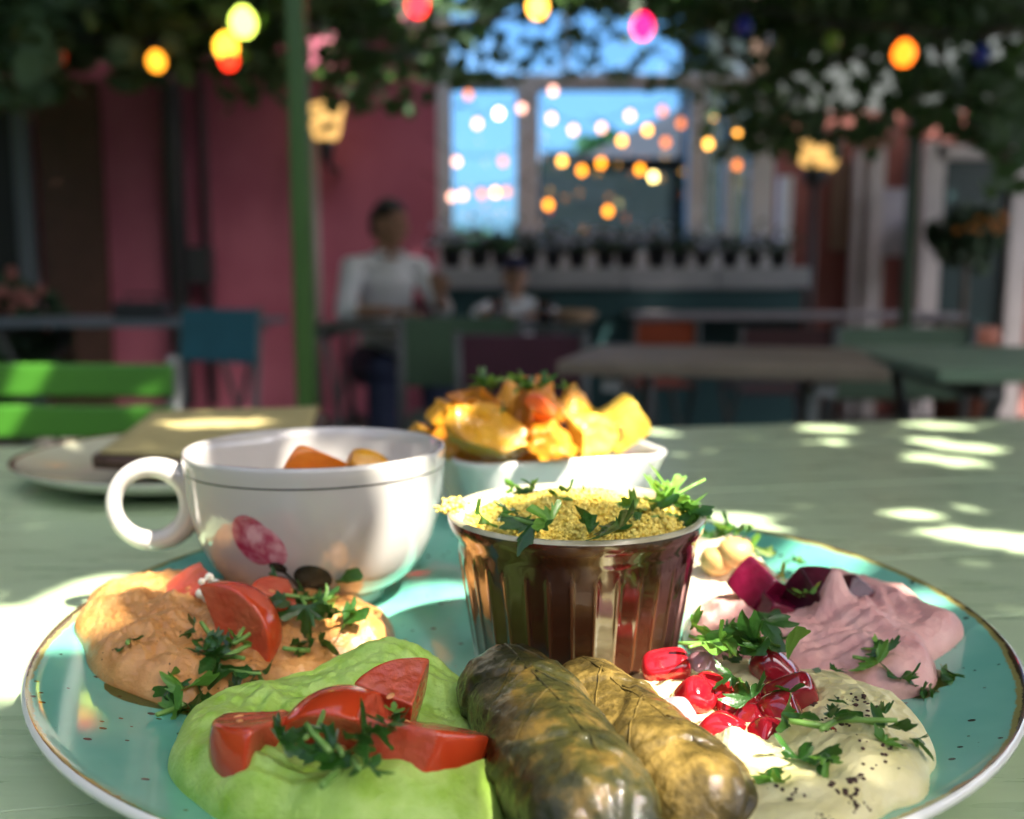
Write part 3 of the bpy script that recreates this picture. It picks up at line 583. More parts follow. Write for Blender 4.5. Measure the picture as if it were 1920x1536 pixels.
# ------------------------------------------------------------------ unseen house and hedges added around the camera to cut low sky light
cw = thing('sky_block_house', 'unseen grey house added behind the camera to block low sky light', 'house', (0, -6.5, 0)); M_ochre = mat('grey_stucco', (.20, .20, .20), .9, (.27, .27, .26), 3)
MB().box((0, -.5, 2.3), (19, 1, 4.6)).build('wall', M_ochre, cw, False)
for x in (-6, -3, 0, 3, 6): MB().box((x, .03, 1.5), (1.0, .06, 1.2)).build('window', M_dark, cw, False)
for x, lab in ((-6.2, 'unseen tall hedge added at left to limit side light'), (7.2, 'unseen low hedge added at right to limit side light')):
    hd = thing('light_block_hedge', lab, 'hedge', (x, 0, 0)); mb = MB(); hh = 2.9 if x < 0 else 1.7
    for _ in range(2600): leaf(mb, Vector((random.uniform(-.5, .5), random.uniform(-6, 6.2), random.uniform(0, hh+.2))), .3, 1, 1.5)
    kind(mb.build('leaves', M_hedge, hd), 'stuff'); MB().box((0, 0, hh/2), (.6, 12.2, hh)).build('hedge_core', mat('light_block_hedge_core', (.015, .03, .01), .9), hd)
# ------------------------------------------------------------------ terrace furniture
def steel(name, c): return mat(name, c, .45)
M_leg = steel('grey_leg_steel', (.10, .11, .11)); M_pale = steel('pale_leg_steel', (.25, .27, .27))
def terrace_table(name, label, c, sx, sy, rz, m, n=7, h=.735, lm=None):
    t = thing(name, label, 'table', (c[0], c[1], 0), rz); lm = lm or M_leg; wd = sy/n
    for i in range(n): bevel(MB().box((0, -sy/2+wd*(i+.5), h-.0125), (sx, wd-.006, .025)).build('slat', m, t, False), .003)
    for s in (-1, 1):
        MB().box((s*(sx/2-.10), 0, h-.0405), (.035, sy-.04, .03)).build('batten', lm, t, False)
        for q in (-1, 1): MB().tube([(s*(sx/2-.12), q*(sy/2-.05), h-.05), (s*(sx/2-.12), -q*(sy/2-.05), 0)], .012, 8).build('leg', lm, t)
    return t
def bistro_chair(label, c, rz, m, nback=3, back_h=.16, top=.80, lm=None, wd=.40, cushion=None):
    t = thing('bistro_chair', label, 'chair', (c[0], c[1], 0), rz, 'folding bistro chairs'); lm = lm or M_pale
    for s in (-1, 1):
        MB().tube([(s*wd/2, -.20, top), (s*wd/2, -.165, .46), (s*wd/2, .20, 0)], .011, 8).build('back_post', lm, t)
        MB().tube([(s*(wd/2-.025), .19, .45), (s*(wd/2-.025), -.22, 0)], .011, 8).build('leg', lm, t)
    hh = back_h/nback
    for i in range(nback):
        z = top-.005-hh*(i+.5)
        bevel(MB().box((0, -.186-.02*(z-.62)/.2+.012, z), (wd+.01, .014, hh-(.012 if nback > 1 else 0)), rotm(.10)).build('back_slat', m, t, False), .004)
    for i in range(6): bevel(MB().box((0, -.16+.066*i, .462), (wd-.03, .056, .014)).build('seat_slat', m, t, False), .003)
    MB().tube([(-wd/2, .0, .235), (wd/2, .0, .235)], .008, 8).build('crossbar', lm, t)
    if cushion: bevel(MB().box((0, .0, .49), (wd-.04, .36, .04)).build('cushion', cushion, t, False), .015, 3)
    return t
def P_(name, c, c2=None): return mat(name, c, .5, c2 or tuple(x*1.25 for x in c), 8)
bg_ = P_('bright_green_chair_paint', (.03, .13, .008)); 
MG = bistro_chair('bright green slatted chair at the far left side of the near table', (-.70, 1.15, 0), math.pi-.05, bg_, 2, .115, .778, M_leg, .44)
bistro_chair('teal blue panel-backed chair beside the bluish table', (-.97, 2.75, 0), R_(152), P_('teal_chair_paint', (.02, .11, .16)), 1, .16, .81, M_leg, .30)
bistro_chair('dull green panel-backed chair with its back to the camera before the man', (-.16, 2.95, 0), R_(4), P_('dull_green_chair_paint', (.045, .09, .05)), 1, .20, .79, M_leg, .34)
bistro_chair('maroon panel-backed chair beside the dull green chair', (.05, 2.75, 0), R_(-8), P_('maroon_chair_paint', (.055, .014, .028)), 1, .26, .75, M_leg, .34)
bistro_chair('orange-backed chair behind the wooden table', (.62, 4.15, 0), R_(3), P_('orange_chair_paint', (.28, .045, .01)), 1, .12, .73, M_leg, .26)
bistro_chair('grey-green chair drawn up to the right-hand green table', (.98, 2.65, 0), R_(5), P_('grey_green_chair_paint', (.09, .15, .10)), 2, .20, .78, M_leg, .36)
bistro_chair('dark red chair with white cushion tucked under the wooden table', (.20, 2.15, 0), R_(-60), P_('dark_red_chair_paint', (.06, .018, .022)), 2, .16, .60, M_leg, .34, mat('white_cushion', (.55, .55, .56), .8))
bistro_chair('dark maroon chair in front of the long pale table', (1.05, 3.9, 0), R_(2), P_('maroon_chair_paint2', (.05, .015, .018)), 2, .18, .72, M_leg, .36)
terrace_table('long_table', 'long pale pinkish-grey table in front of the planter wall', (1.42, 5.0, 0), 1.62, .5, R_(0), P_('pinkish_grey_paint', (.34, .31, .34)), 5, .735)
terrace_table('wooden_table', 'weathered slatted wooden table on crossed legs at right of the potatoes', (.43, 1.98, 0), .58, .55, R_(-14), mat('weathered_slat_wood', (.14, .115, .085), .6, (.23, .195, .15), 9), 6, .735, M_pale)
terrace_table('green_table', 'pale green table at the right edge behind the sun spots', (1.12, 1.93, 0), .75, .66, R_(-4), P_('pale_green_table_paint', (.15, .24, .165)), 6, .735, M_leg)
terrace_table('bluish_table', 'bluish grey table in front of the brown door at left', (-1.62, 4.15, 0), 1.15, .6, R_(-6), P_('bluish_grey_paint', (.16, .21, .25)), 6, .735)
mt = terrace_table('dark_table', 'dark table the man and the child sit at', (-.28, 4.13, 0), 1.18, .56, R_(0), P_('dark_green_table_paint', (.045, .06, .05)), 6, .715)
c = PY(277, 585, 4.15); t = thing('cutlery_box', 'black box standing on the bluish table', 'box', (c.x, 4.1, .7355))
bevel(MB().box((0, 0, .035), (.21, .13, .07)).build('tray', M_dark, t, False), .006); MB().tube([(-.07, 0, .07), (-.07, 0, .10), (.07, 0, .10), (.07, 0, .07)], .006, 8).build('carry_handle', M_dark, t)

# drinking glasses on the dark table
M_glassw = mat('drinking_glass', (.9, .9, .9), .03, trans=1, ior=1.45); M_drink = mat('dark_red_drink', (.12, .008, .015), .1, spec=.5)
for px, lab in ((934, 'glass of dark red drink in front of the child'), (1022, 'second glass of dark red drink right of the child')):
    q = PY(px, 580, 4.0); t = thing('drinking_glass', lab, 'glass', (q.x, 4.0, .7165), 0, 'glasses of red drink')
    MB().lathe([(.0001, 0), (.03, 0), (.036, .105), (.0345, .105), (.0285, .006), (.0001, .006)], 24).build('tumbler', M_glassw, t)
    MB().lathe([(.0001, .0065), (.0275, .0065), (.0325, .075), (.0001, .075)], 24).build('drink', M_drink, t)
q = PY(1075, 585, 4.1); t = thing('bread_basket', 'shallow tan bread basket at the right end of the dark table', 'basket', (q.x, 4.1, .716))
MB().lathe([(.0001, 0), (.07, 0), (.105, .045), (.100, .045), (.066, .005), (.0001, .005)], 20).build('wicker_dish', mat('wicker', (.30, .20, .12), .8, (.42, .30, .2), 60), t)
for i in range(4): MB().ico((.05*math.cos(i*1.7), .05*math.sin(i*1.7), .035), (.045, .03, .022), 2).build('bread', mat('bread_crust', (.42, .24, .12), .8, (.55, .36, .2), 30), t)

# ------------------------------------------------------------------ people
M_skin = mat('skin', (.42, .235, .16), .5, (.47, .27, .18), 20, sss=.15, sssr=(1, .35, .2), sscale=.01)
M_hair = mat('dark_hair', (.012, .010, .009), .5, (.025, .02, .017), 60, bump=.5, bscale=120)
M_shirt = mat('white_shirt', (.80, .83, .87), .8, (.86, .88, .9), 12, bump=.4, bscale=25)
M_jean = mat('blue_jeans', (.015, .022, .055), .8, (.025, .035, .08), 20)
def remesh(o, v, sm=4):
    r = o.modifiers.new('Remesh', 'REMESH'); r.mode = 'VOXEL'; r.voxel_size = v; r.use_smooth_shade = True
    k2 = o.modifiers.new('Smooth', 'SMOOTH'); k2.iterations = sm; k2.factor = .5; return o
def hand(mb, w_, d, side, s=1.0):                       # wrist, pointing direction, palm-side sign: palm, four fingers, thumb
    d = d.normalized(); up = Vector((0, 0, 1)); lat = d.cross(up).normalized()*side; nn = lat.cross(d)*side
    mb.ico(w_+d*.05*s, (.042*s, .022*s, .05*s), 2, rot=Matrix((lat, nn, d)).transposed())
    for i, L in enumerate((.070, .080, .075, .058)):
        b_ = w_+d*.085*s+lat*(.030-.020*i)*s; e1 = b_+d*L*.45*s; e2 = e1+(d*.8-up*.6)*L*.35*s; e3 = e2+(d*.4-up*.9)*L*.25*s
        mb.tube([b_-d*.03*s, b_, e1, e2, e3], [.0095*s, .0095*s, .0088*s, .008*s, .0065*s], 8)
    b_ = w_+d*.03*s+lat*.035*s; mb.tube([b_-lat*.015*s, b_+lat*.012*s+d*.02*s, b_+lat*.022*s+d*.045*s, b_+lat*.018*s+d*.065*s], [.012*s, .011*s, .010*s, .008*s], 8)
def person(label, cat, loc, J, turn, s, hair_m, cap=None, rz=0):
    t = thing('person', label, cat, loc, rz); j = {k_: Vector(v) for k_, v in J.items()}
    B = MB()
    B.tube([j['pelvis'], j['waist'], j['chest'], j['chest']+Vector((0, 0, .09*s))], [.14*s, .125*s, .138*s, .08*s], 16)
    B.tube([j['neck']-Vector((0, 0, .06*s)), j['neck'], j['head']], [.066*s, .056*s, .058*s], 12)
    for a in 'LR':
        B.tube([j['chest']+Vector((0, 0, .05*s)), j['sh'+a], j['el'+a], j['wr'+a]], [.075*s, .060*s, .043*s, .028*s], 12); B.ico(j['el'+a], .043*s, 2)
        hand(B, j['wr'+a], j['hd'+a]-j['wr'+a], 1 if a == 'L' else -1, s)
        B.tube([j['pelvis'], j['hip'+a], j['kn'+a], j['an'+a]], [.12*s, .092*s, .062*s, .042*s], 12); B.ico(j['kn'+a], .063*s, 2)
        B.tube([j['an'+a]+Vector((0, .05*s, -.02*s)), j['an'+a]+Vector((0, -.05*s, -.03*s)), j['an'+a]+Vector((0, -.17*s, -.045*s))], [.042*s, .045*s, .03*s], 10)
    Rt = rotm(0, 0, turn); h = j['head']+Vector((0, 0, .10*s)); hs = s
    def face(p):                                         # local -y is the face
        x, y, z = p
        z2 = z/(.125*hs)
        if y < 0:
            y -= .022*hs*math.exp(-((x/(.018*hs))**2+((z+.012*hs)/(.030*hs))**2))      # nose
            y += .012*hs*(math.exp(-(((x-.033*hs)/(.02*hs))**2+((z-.012*hs)/(.016*hs))**2))+math.exp(-(((x+.033*hs)/(.02*hs))**2+((z-.012*hs)/(.016*hs))**2)))
            y -= .008*hs*math.exp(-((x/(.03*hs))**2+((z+.062*hs)/(.012*hs))**2))       # lips
            y -= .012*hs*math.exp(-((x/(.03*hs))**2+((z+.105*hs)/(.02*hs))**2))       # chin
        if z2 < 0: x *= 1-.28*min(1, -z2)**1.5
        return Vector((x, y, z))
    B.ico(h, (.078*hs, .098*hs, .125*hs), 4, face, rot=Rt)
    for q in (-1, 1): B.ico(h+Rt @ Vector((q*.080*hs, .012*hs, -.008*hs)), (.010*hs, .022*hs, .034*hs), 2, rot=Rt)
    body = B.build('body', M_skin, t); remesh(body, .0065*s, 3)
    for q in (-1, 1): MB().ico(h+Rt @ Vector((q*.031*hs, -.082*hs, .012*hs)), .0115*hs, 2).build('eye', mat('dark_eye', (.02, .015, .012), .15), t)
    Hm = MB()
    def hr(p):
        k3 = 1+.03*nz(p.x, p.y, p.z, 60/s); return p*k3
    b4 = MB().ico((0, 0, 0), (.088*hs, .108*hs, .134*hs), 4, hr)
    keep = [f for f in b4.f if all((b4.v[i][2] > .055*hs) or (b4.v[i][1] > .02*hs and b4.v[i][2] > -.055*hs) or (abs(b4.v[i][0]) > .07*hs and b4.v[i][2] > .02*hs) for i in f)]
    b4.v = [tuple(h+Rt @ Vector(v)+Vector((0, 0, .004*hs))) for v in b4.v]; b4.f = keep; b4.mi = [0]*len(keep)
    ho = b4.build('hair', hair_m, t); sd = ho.modifiers.new('Solidify', 'SOLIDIFY'); sd.thickness = .012*hs
    if cap:
        c4 = MB().ico((0, 0, 0), (.094*hs, .113*hs, .142*hs), 4); keep = [f for f in c4.f if all(c4.v[i][2] > .045*hs for i in f)]
        c4.f = keep; c4.mi = [0]*len(keep); c4.v = [tuple(h+Rt @ Vector(v)+Vector((0, 0, .006*hs))) for v in c4.v]
        co = c4.build('cap', cap, t); co.modifiers.new('Solidify', 'SOLIDIFY').thickness = .004
        pk = [Rt @ Vector((.075*hs*math.cos(R_(a)), -.085*hs-.085*hs*math.sin(R_(a)), .052*hs))+h for a in range(0, 181, 15)]
        MB().add([tuple(v) for v in pk]+[tuple(v+Vector((0, 0, .006))) for v in pk], [tuple(range(13)), tuple(range(25, 12, -1))]+[(i, 13+i, 14+i, i+1) for i in range(12)]).build('cap_peak', cap, t)
    Sm = MB(); Sm.tube([j['pelvis']+Vector((0, 0, -.03*s)), j['waist'], j['chest'], j['chest']+Vector((0, 0, .10*s))], [.145*s, .128*s, .140*s, .08*s], 18)
    for a in 'LR':
        sl_ = j['el'+a]+(j['wr'+a]-j['el'+a])*.30
        Sm.tube([j['chest']+Vector((0, 0, .06*s)), j['sh'+a], j['el'+a], sl_], [.08*s, .066*s, .051*s, .046*s], 14); Sm.ico(j['el'+a], .052*s, 2)
    so_ = Sm.build('shirt', M_shirt, t); remesh(so_, .009*s, 3)
    Co = MB().tube([j['neck']+Vector((.075*s*math.cos(R_(a)), .075*s*math.sin(R_(a))-.005, -.02*s-.035*s*(1 if 250 < a < 290 else 0))) for a in range(-70, 251, 16)], .016*s, 8); Co.build('collar', M_shirt, t)
    Tr = MB()
    for a in 'LR': Tr.tube([j['pelvis'], j['hip'+a], j['kn'+a], j['an'+a]+Vector((0, 0, .03*s))], [.14*s, .108*s, .08*s, .066*s], 14); Tr.ico(j['kn'+a], .08*s, 2)
    remesh(Tr.build('trousers', M_jean, t), .010*s, 3); return t
mx, my = PY(724, 500, 4.62).x, 4.62
person('man in a white rolled-sleeve shirt, forearms on the table, looking to the right', 'man', (mx, my, 0), dict(pelvis=(0, .03, .50), waist=(0, .03, .70), chest=(0, -.01, .90), neck=(.005, -.02, 1.04), head=(.01, -.03, 1.06),
    shL=(-.165, -.03, .955), elL=(-.235, -.21, .755), wrL=(-.06, -.36, .758), hdL=(.06, -.38, .752), shR=(.165, .02, .955), elR=(.235, -.15, .765), wrR=(.16, -.36, .825), hdR=(.13, -.40, .93),
    hipL=(-.10, 0, .50), knL=(-.12, -.44, .52), anL=(-.12, -.40, .08), hipR=(.10, 0, .50), knR=(.13, -.44, .52), anR=(.13, -.40, .08)), R_(42), .93, M_hair, rz=R_(20))
bistro_chair('dark chair the man in the white shirt sits on', (mx, my+.06, 0), math.pi, P_('black_chair_paint', (.02, .02, .022)), 3, .16, .80, M_leg, .40)
cx_, cy_ = PY(966, 500, 4.62).x, 4.62
person('child in a dark blue cap and white shirt sitting at the dark table', 'child', (cx_, cy_, 0), dict(pelvis=(0, .03, .50), waist=(0, .02, .61), chest=(0, -.01, .73), neck=(0, -.02, .83), head=(0, -.025, .845),
    shL=(-.115, -.01, .765), elL=(-.17, -.17, .745), wrL=(-.08, -.33, .745), hdL=(-.01, -.36, .74), shR=(.115, -.01, .765), elR=(.17, -.17, .745), wrR=(.08, -.33, .745), hdR=(.02, -.37, .74),
    hipL=(-.07, 0, .50), knL=(-.08, -.30, .51), anL=(-.08, -.28, .18), hipR=(.07, 0, .50), knR=(.08, -.30, .51), anR=(.08, -.28, .18)), R_(10), .68, M_hair, mat('dark_blue_cap', (.03, .035, .09), .8))
bistro_chair('dark chair the child in the cap sits on', (cx_, cy_+.04, 0), math.pi, P_('black_chair_paint2', (.02, .02, .022)), 3, .16, .78, M_leg, .38)
# ------------------------------------------------------------------ food: dips
def pt(px, py, h): v = PZ(px, py, TABLE+h); return (v.x, v.y)
def mound(name, label, px_outline, H, m, bumps=(), amp=.0016, fs=90, ridge=.0, seed=0, edge=5, n=300, k=120, gr=.00025, swirl=None, cx=None, base=.009):
    poly = [pt(x, y, base) for x, y in px_outline]
    c = pt(*cx, base) if cx else (sum(p[0] for p in poly)/len(poly), sum(p[1] for p in poly)/len(poly))
    pol = sorted((math.atan2(y-c[1], x-c[0]), math.hypot(x-c[0], y-c[1])) for x, y in poly)
    def Rf(a):
        for i in range(len(pol)):
            a0, r0 = pol[i]; a1, r1 = pol[(i+1) % len(pol)]
            if i == len(pol)-1: a1 += 2*math.pi
            aa = a if a >= a0 else a+2*math.pi
            if a0 <= aa <= a1: t = (aa-a0)/(a1-a0+1e-9); t = t*t*(3-2*t); return r0+(r1-r0)*t
        return pol[0][1]
    bw = [(pt(x, y, base+H*.6), r, h) for x, y, r, h in bumps]
    sw = pt(swirl[0], swirl[1], base+H*.6) if swirl else None
    tab = [Rf(-math.pi+2*math.pi*i/720)*(1+.035*nz(math.cos(i*math.pi/360)*2.5, math.sin(i*math.pi/360)*2.5, seed)) for i in range(720)]
    def Rs(a): return tab[int((a+math.pi)/(2*math.pi)*720) % 720]
    def hz(x, y):
        dx, dy = x-c[0], y-c[1]; d = math.hypot(dx, dy); s_ = d/max(Rs(math.atan2(dy, dx)), 1e-6)
        if s_ >= 1: return plate_z(x, y)
        e = (1-s_**edge)**.62; h = H
        for (q, r, hh) in bw: h += hh*math.exp(-((x-q[0])**2+(y-q[1])**2)/(r*r))
        f = nz(x, y, seed, fs)+.5*nz(x, y, seed+3, fs*2.3)
        h += amp*f*1.2 + amp*.40*nz(x, y, seed+9, fs*4)+amp*.28*nz(x, y, seed+2, fs*9)+gr*nz(x, y, seed+6, 900)
        if swirl:                                           # drag marks left by the spoon
            sx_, sy_ = sw; dd = math.hypot(x-sx_, y-sy_)+.006*nz(x, y, seed+11, 40); mk = max(0, min(1, .5+1.6*nz(x, y, seed+12, 28)))
            h += swirl[3]*mk*math.sin(dd*2*math.pi/swirl[2])
        if ridge:
            w_ = nz(x, y, seed+5, fs*.45); h += ridge*(1-2*abs(nz(x+.01*w_, y+.01*w_, seed+1, fs*.7)))
        return max(plate_z(x, y)+h*e, plate_z(x, y)+.0002)
    mb = MB(); vs = [(c[0], c[1], hz(*c))]
    for j in range(1, k+1):
        s_ = (j/k)**.75 if j < k else 1
        for i in range(n):
            a = -math.pi+2*math.pi*i/n; r = Rs(a)*min(s_, .9999)
            x, y = c[0]+r*math.cos(a), c[1]+r*math.sin(a); z = hz(x, y) if j < k else plate_z(x, y)-.0004
            vs.append((x, y, z))
    fs_ = [(0, 1+i, 1+(i+1) % n) for i in range(n)]
    for j in range(k-1):
        for i in range(n): fs_.append((1+j*n+i, 1+(j+1)*n+i, 1+(j+1)*n+(i+1) % n, 1+j*n+(i+1) % n))
    o3 = (c[0], c[1], TABLE+base); mb.add(vs, fs_); o = tag(mb.build(name, m, origin=o3), label, 'dip'); return hz
M_hum = mat('paprika_hummus', (.44, .185, .045), .36, (.60, .31, .105), 110, 8, .8, 600, sss=0.09, sssr=(1, .5, .2), sscale=0.0014, spec=.5, rvar=.08)
M_avo = mat('avocado_cream', (.29, .50, .045), .42, (.47, .67, .17), 150, 9, .8, 700, sss=0.10, sssr=(.7, 1, .2), sscale=0.0018, rvar=.08)
M_pinkd = mat('beetroot_hummus', (.62, .30, .275), .38, (.74, .44, .385), 90, 7, .6, 600, sss=0.10, sssr=(1, .5, .5), sscale=0.0018, rvar=.08)
M_pale = mat('aubergine_cream', (.66, .59, .25), .36, (.78, .72, .41), 80, 7, .6, 600, sss=0.10, sssr=(1, .9, .4), sscale=0.0018, rvar=.08)
M_wh = mat('plain_hummus', (.70, .60, .42), .36, (.76, .68, .50), 90, 4, .4, 380, sss=0.09, sssr=(1, .7, .4), sscale=0.0018)
h_or = mound('paprika_hummus', 'orange paprika hummus spread with tomato wedges at left of the plate', [(148, 1215), (165, 1268), (215, 1320), (330, 1338), (430, 1312), (540, 1288), (640, 1255), (738, 1226), (742, 1180), (690, 1146), (560, 1128), (430, 1128), (300, 1134), (200, 1165)], .0125, M_hum,
    ((330, 1190, .02, .003), (690, 1180, .010, .005), (600, 1215, .012, -.004), (465, 1240, .014, -.003), (250, 1250, .015, .002)), .0024, 85, .0022, 1, gr=.0004)
h_av = mound('avocado_dip', 'bright green avocado dip cradling tomato chunks in front', [(322, 1455), (345, 1395), (430, 1345), (560, 1300), (680, 1278), (800, 1282), (875, 1320), (905, 1400), (945, 1480), (970, 1560), (900, 1640), (700, 1680), (500, 1640), (360, 1550)], .0150, M_avo,
    ((745, 1270, .014, .007), (620, 1410, .022, -.010), (800, 1400, .016, -.008), (440, 1400, .014, .001), (620, 1530, .02, .002), (800, 1510, .018, .002), (480, 1500, .012, .002), (880, 1500, .010, .003)), .0016, 60, .0036, 4, gr=.00016, swirl=(640, 1400, .0058, .0008))
h_pk = mound('beetroot_hummus', 'pink beetroot hummus with dark beet cubes at right of the ramekin', [(1286, 1175), (1320, 1140), (1420, 1125), (1560, 1118), (1680, 1155), (1750, 1205), (1805, 1230), (1745, 1268), (1725, 1328), (1640, 1326), (1560, 1298), (1450, 1280), (1330, 1240)], .0120, M_pinkd,
    ((1558, 1180, .0052, .0125), (1580, 1190, .012, .003), (1440, 1150, .012, -.003), (1640, 1200, .014, .002), (1350, 1150, .008, .004), (1690, 1280, .008, .003)), .0018, 60, .0026, 7, swirl=(1480, 1150, .0064, .0007))
h_pl = mound('aubergine_dip', 'pale yellow aubergine dip sprinkled with dark spice and pomegranate seeds', [(1150, 1290), (1230, 1262), (1330, 1250), (1480, 1276), (1580, 1296), (1680, 1348), (1735, 1425), (1742, 1505), (1690, 1590), (1500, 1680), (1350, 1640), (1250, 1480)], .0100, M_pale,
    ((1420, 1370, .014, -.0015), (1600, 1360, .018, .002), (1375, 1440, .005, .005), (1500, 1420, .006, .004), (1240, 1275, .012, .002)), .0016, 55, .0018, 9, swirl=(1420, 1370, .0066, .0006))
h_wh = mound('plain_hummus', 'sunlit plain cream hummus with a chickpea behind the ramekin', [(1275, 1140), (1268, 1080), (1310, 1045), (1380, 1050), (1430, 1085), (1410, 1120), (1350, 1145)], .0125, M_wh, ((1340, 1085, .01, .002),), .001, 80, .001, 12)
def any_h(x, y): return max(f(x, y) for f in (h_or, h_av, h_pk, h_pl, h_wh))
def onto(px, py, hz=any_h):
    z = TABLE+.015
    for _ in range(12): p = PZ(px, py, z); z = .5*z+.5*hz(p.x, p.y)
    return PZ(px, py, z)

# ------------------------------------------------------------------ stuffed vine leaves
def wrap_mat(name, c1, c2, c3):
    m = bpy.data.materials.new(name); m.use_nodes = True; n = m.node_tree; N = n.nodes; b = N['Principled BSDF']
    tc = N.new('ShaderNodeTexCoord'); a = N.new('ShaderNodeTexNoise'); a.inputs['Scale'].default_value = 75; a.inputs['Detail'].default_value = 8; a.inputs['Roughness'].default_value = .65; link(n, tc.outputs['Object'], a.inputs['Vector'])
    r = ramp(n, [(.33, c1), (.5, c2), (.68, c3)]); link(n, a.outputs[0], r.inputs[0])
    v = N.new('ShaderNodeTexNoise'); v.inputs['Scale'].default_value = 420; v.inputs['Detail'].default_value = 4; link(n, tc.outputs['Object'], v.inputs['Vector'])
    link(n, r.outputs[0], b.inputs['Base Color'])
    b.inputs['Roughness'].default_value = .6; b.inputs['Specular IOR Level'].default_value = .12; b.inputs['Coat Weight'].default_value = .8; b.inputs['Coat Roughness'].default_value = .07
    b.inputs['Subsurface Weight'].default_value = .0; b.inputs['Subsurface Radius'].default_value = (1, .7, .2); b.inputs['Subsurface Scale'].default_value = .003
    ad = N.new('ShaderNodeMath'); ad.operation = 'MULTIPLY_ADD'; ad.inputs[1].default_value = .30; link(n, v.outputs[0], ad.inputs[0]); link(n, a.outputs[0], ad.inputs[2])
    bp = N.new('ShaderNodeBump'); bp.inputs['Strength'].default_value = .9; bp.inputs['Distance'].default_value = .0016; link(n, ad.outputs[0], bp.inputs['Height']); link(n, bp.outputs[0], b.inputs['Normal']); link(n, bp.outputs[0], b.inputs['Coat Normal']); return m
M_dol1 = wrap_mat('dark_vine_leaf_wrap', (.006, .008, .002), (.026, .025, .005), (.12, .075, .015))
M_dol2 = wrap_mat('tan_vine_leaf_wrap', (.014, .011, .003), (.085, .058, .012), (.27, .18, .045))
def dolma(label, A, Bp, r, m, seed, tw_=1.3):
    A, Bp = Vector(A), Vector(Bp); ax = (Bp-A); Ln = ax.length; ax.normalize(); side = ax.cross(Vector((0, 0, 1))).normalized(); up = side.cross(ax)
    n, k = 200, 150; vs = []
    def saw(x, w_): x %= 1.0; return (1-x)*(1 if x > w_ else x/w_)
    def surf(a, t):
        e = min(1, (1-(1-min(t/.16, 1))**2.2))**.5*min(1, (1-(1-min((1-t)/.15, 1))**2.6))**.5
        e = max(e, .02)*(1-.12*abs(t-.55)); ca, sa = math.cos(a), math.sin(a)
        ws = .05*nz(ca*1.5, sa*1.5, t*6+seed, 1)
        lap = .13*saw(a/(2*math.pi)+tw_*t+.35+ws, .035)+.085*saw(a/(2*math.pi)*1-2.1*t+.40+ws*1.6, .03)
        if t > .6: lap += .07*saw((t-.6)*2.2+.25*math.sin(a+seed)+ws*2, .05)
        ef = max(0, (t-.76)/.24)**1.2+max(0, (.16-t)/.16)**1.2
        pl = .07*ef*math.sin(7*a+2.5*math.sin(2*a+seed))
        return r*e*(1+lap+pl+.055*nz(ca*1.1, sa*1.1, t*4+seed, 1.6)+.030*nz(ca*2, sa*2, t*14+seed, 2.0)+.014*nz(ca*5, sa*5, t*30+seed, 2.0))
    def pos(a, t, off=0): rr = surf(a, t)+off; return A+ax*Ln*t+side*math.cos(a)*rr*1.04+up*math.sin(a)*rr*.92
    for i in range(k+1):
        for q in range(n): vs.append(pos(2*math.pi*q/n, i/k))
    fs = [(i*n+q, i*n+(q+1) % n, (i+1)*n+(q+1) % n, (i+1)*n+q) for i in range(k) for q in range(n)]+[tuple(range(n-1, -1, -1)), tuple(k*n+q for q in range(n))]
    base_ = (A+Bp)/2; t = thing('stuffed_vine_leaf', label, 'stuffed leaf', (base_.x, base_.y, TABLE+.0078), 0, 'stuffed vine leaves'); o3 = Vector(t.location)
    MB().add([v-o3 for v in vs], [f[::-1] for f in fs]).build('rolled_leaf', m, t)
    for j, (a0, a1, t0, t1) in enumerate(((85, 100, .04, .90), (88, 150, .12, .34), (92, 30, .22, .46), (94, 160, .36, .60), (96, 30, .48, .72), (98, 150, .62, .84))):
        pts = [pos(R_(a0+(a1-a0)*i/13), t0+(t1-t0)*i/13, .00005)-o3 for i in range(14)]
        MB().tube(pts, [.00012+.00030*(1-i/13) for i in range(14)], 6).build('leaf_vein', m, t)
r1_, r2_ = .0140, .0114
dolma('dark olive stuffed vine leaf roll, nearer the green dip, tip against the ramekin', PZ(938, 1262, TABLE+.0085+r1_), PZ(1150, 1600, TABLE+.0085+r1_), r1_, M_dol1, 3)
dolma('yellowish tan stuffed vine leaf roll beside the pomegranate seeds', PZ(1075, 1275, TABLE+.0085+r2_), PZ(1372, 1560, TABLE+.0085+r2_), r2_, M_dol2, 8, 1.0)

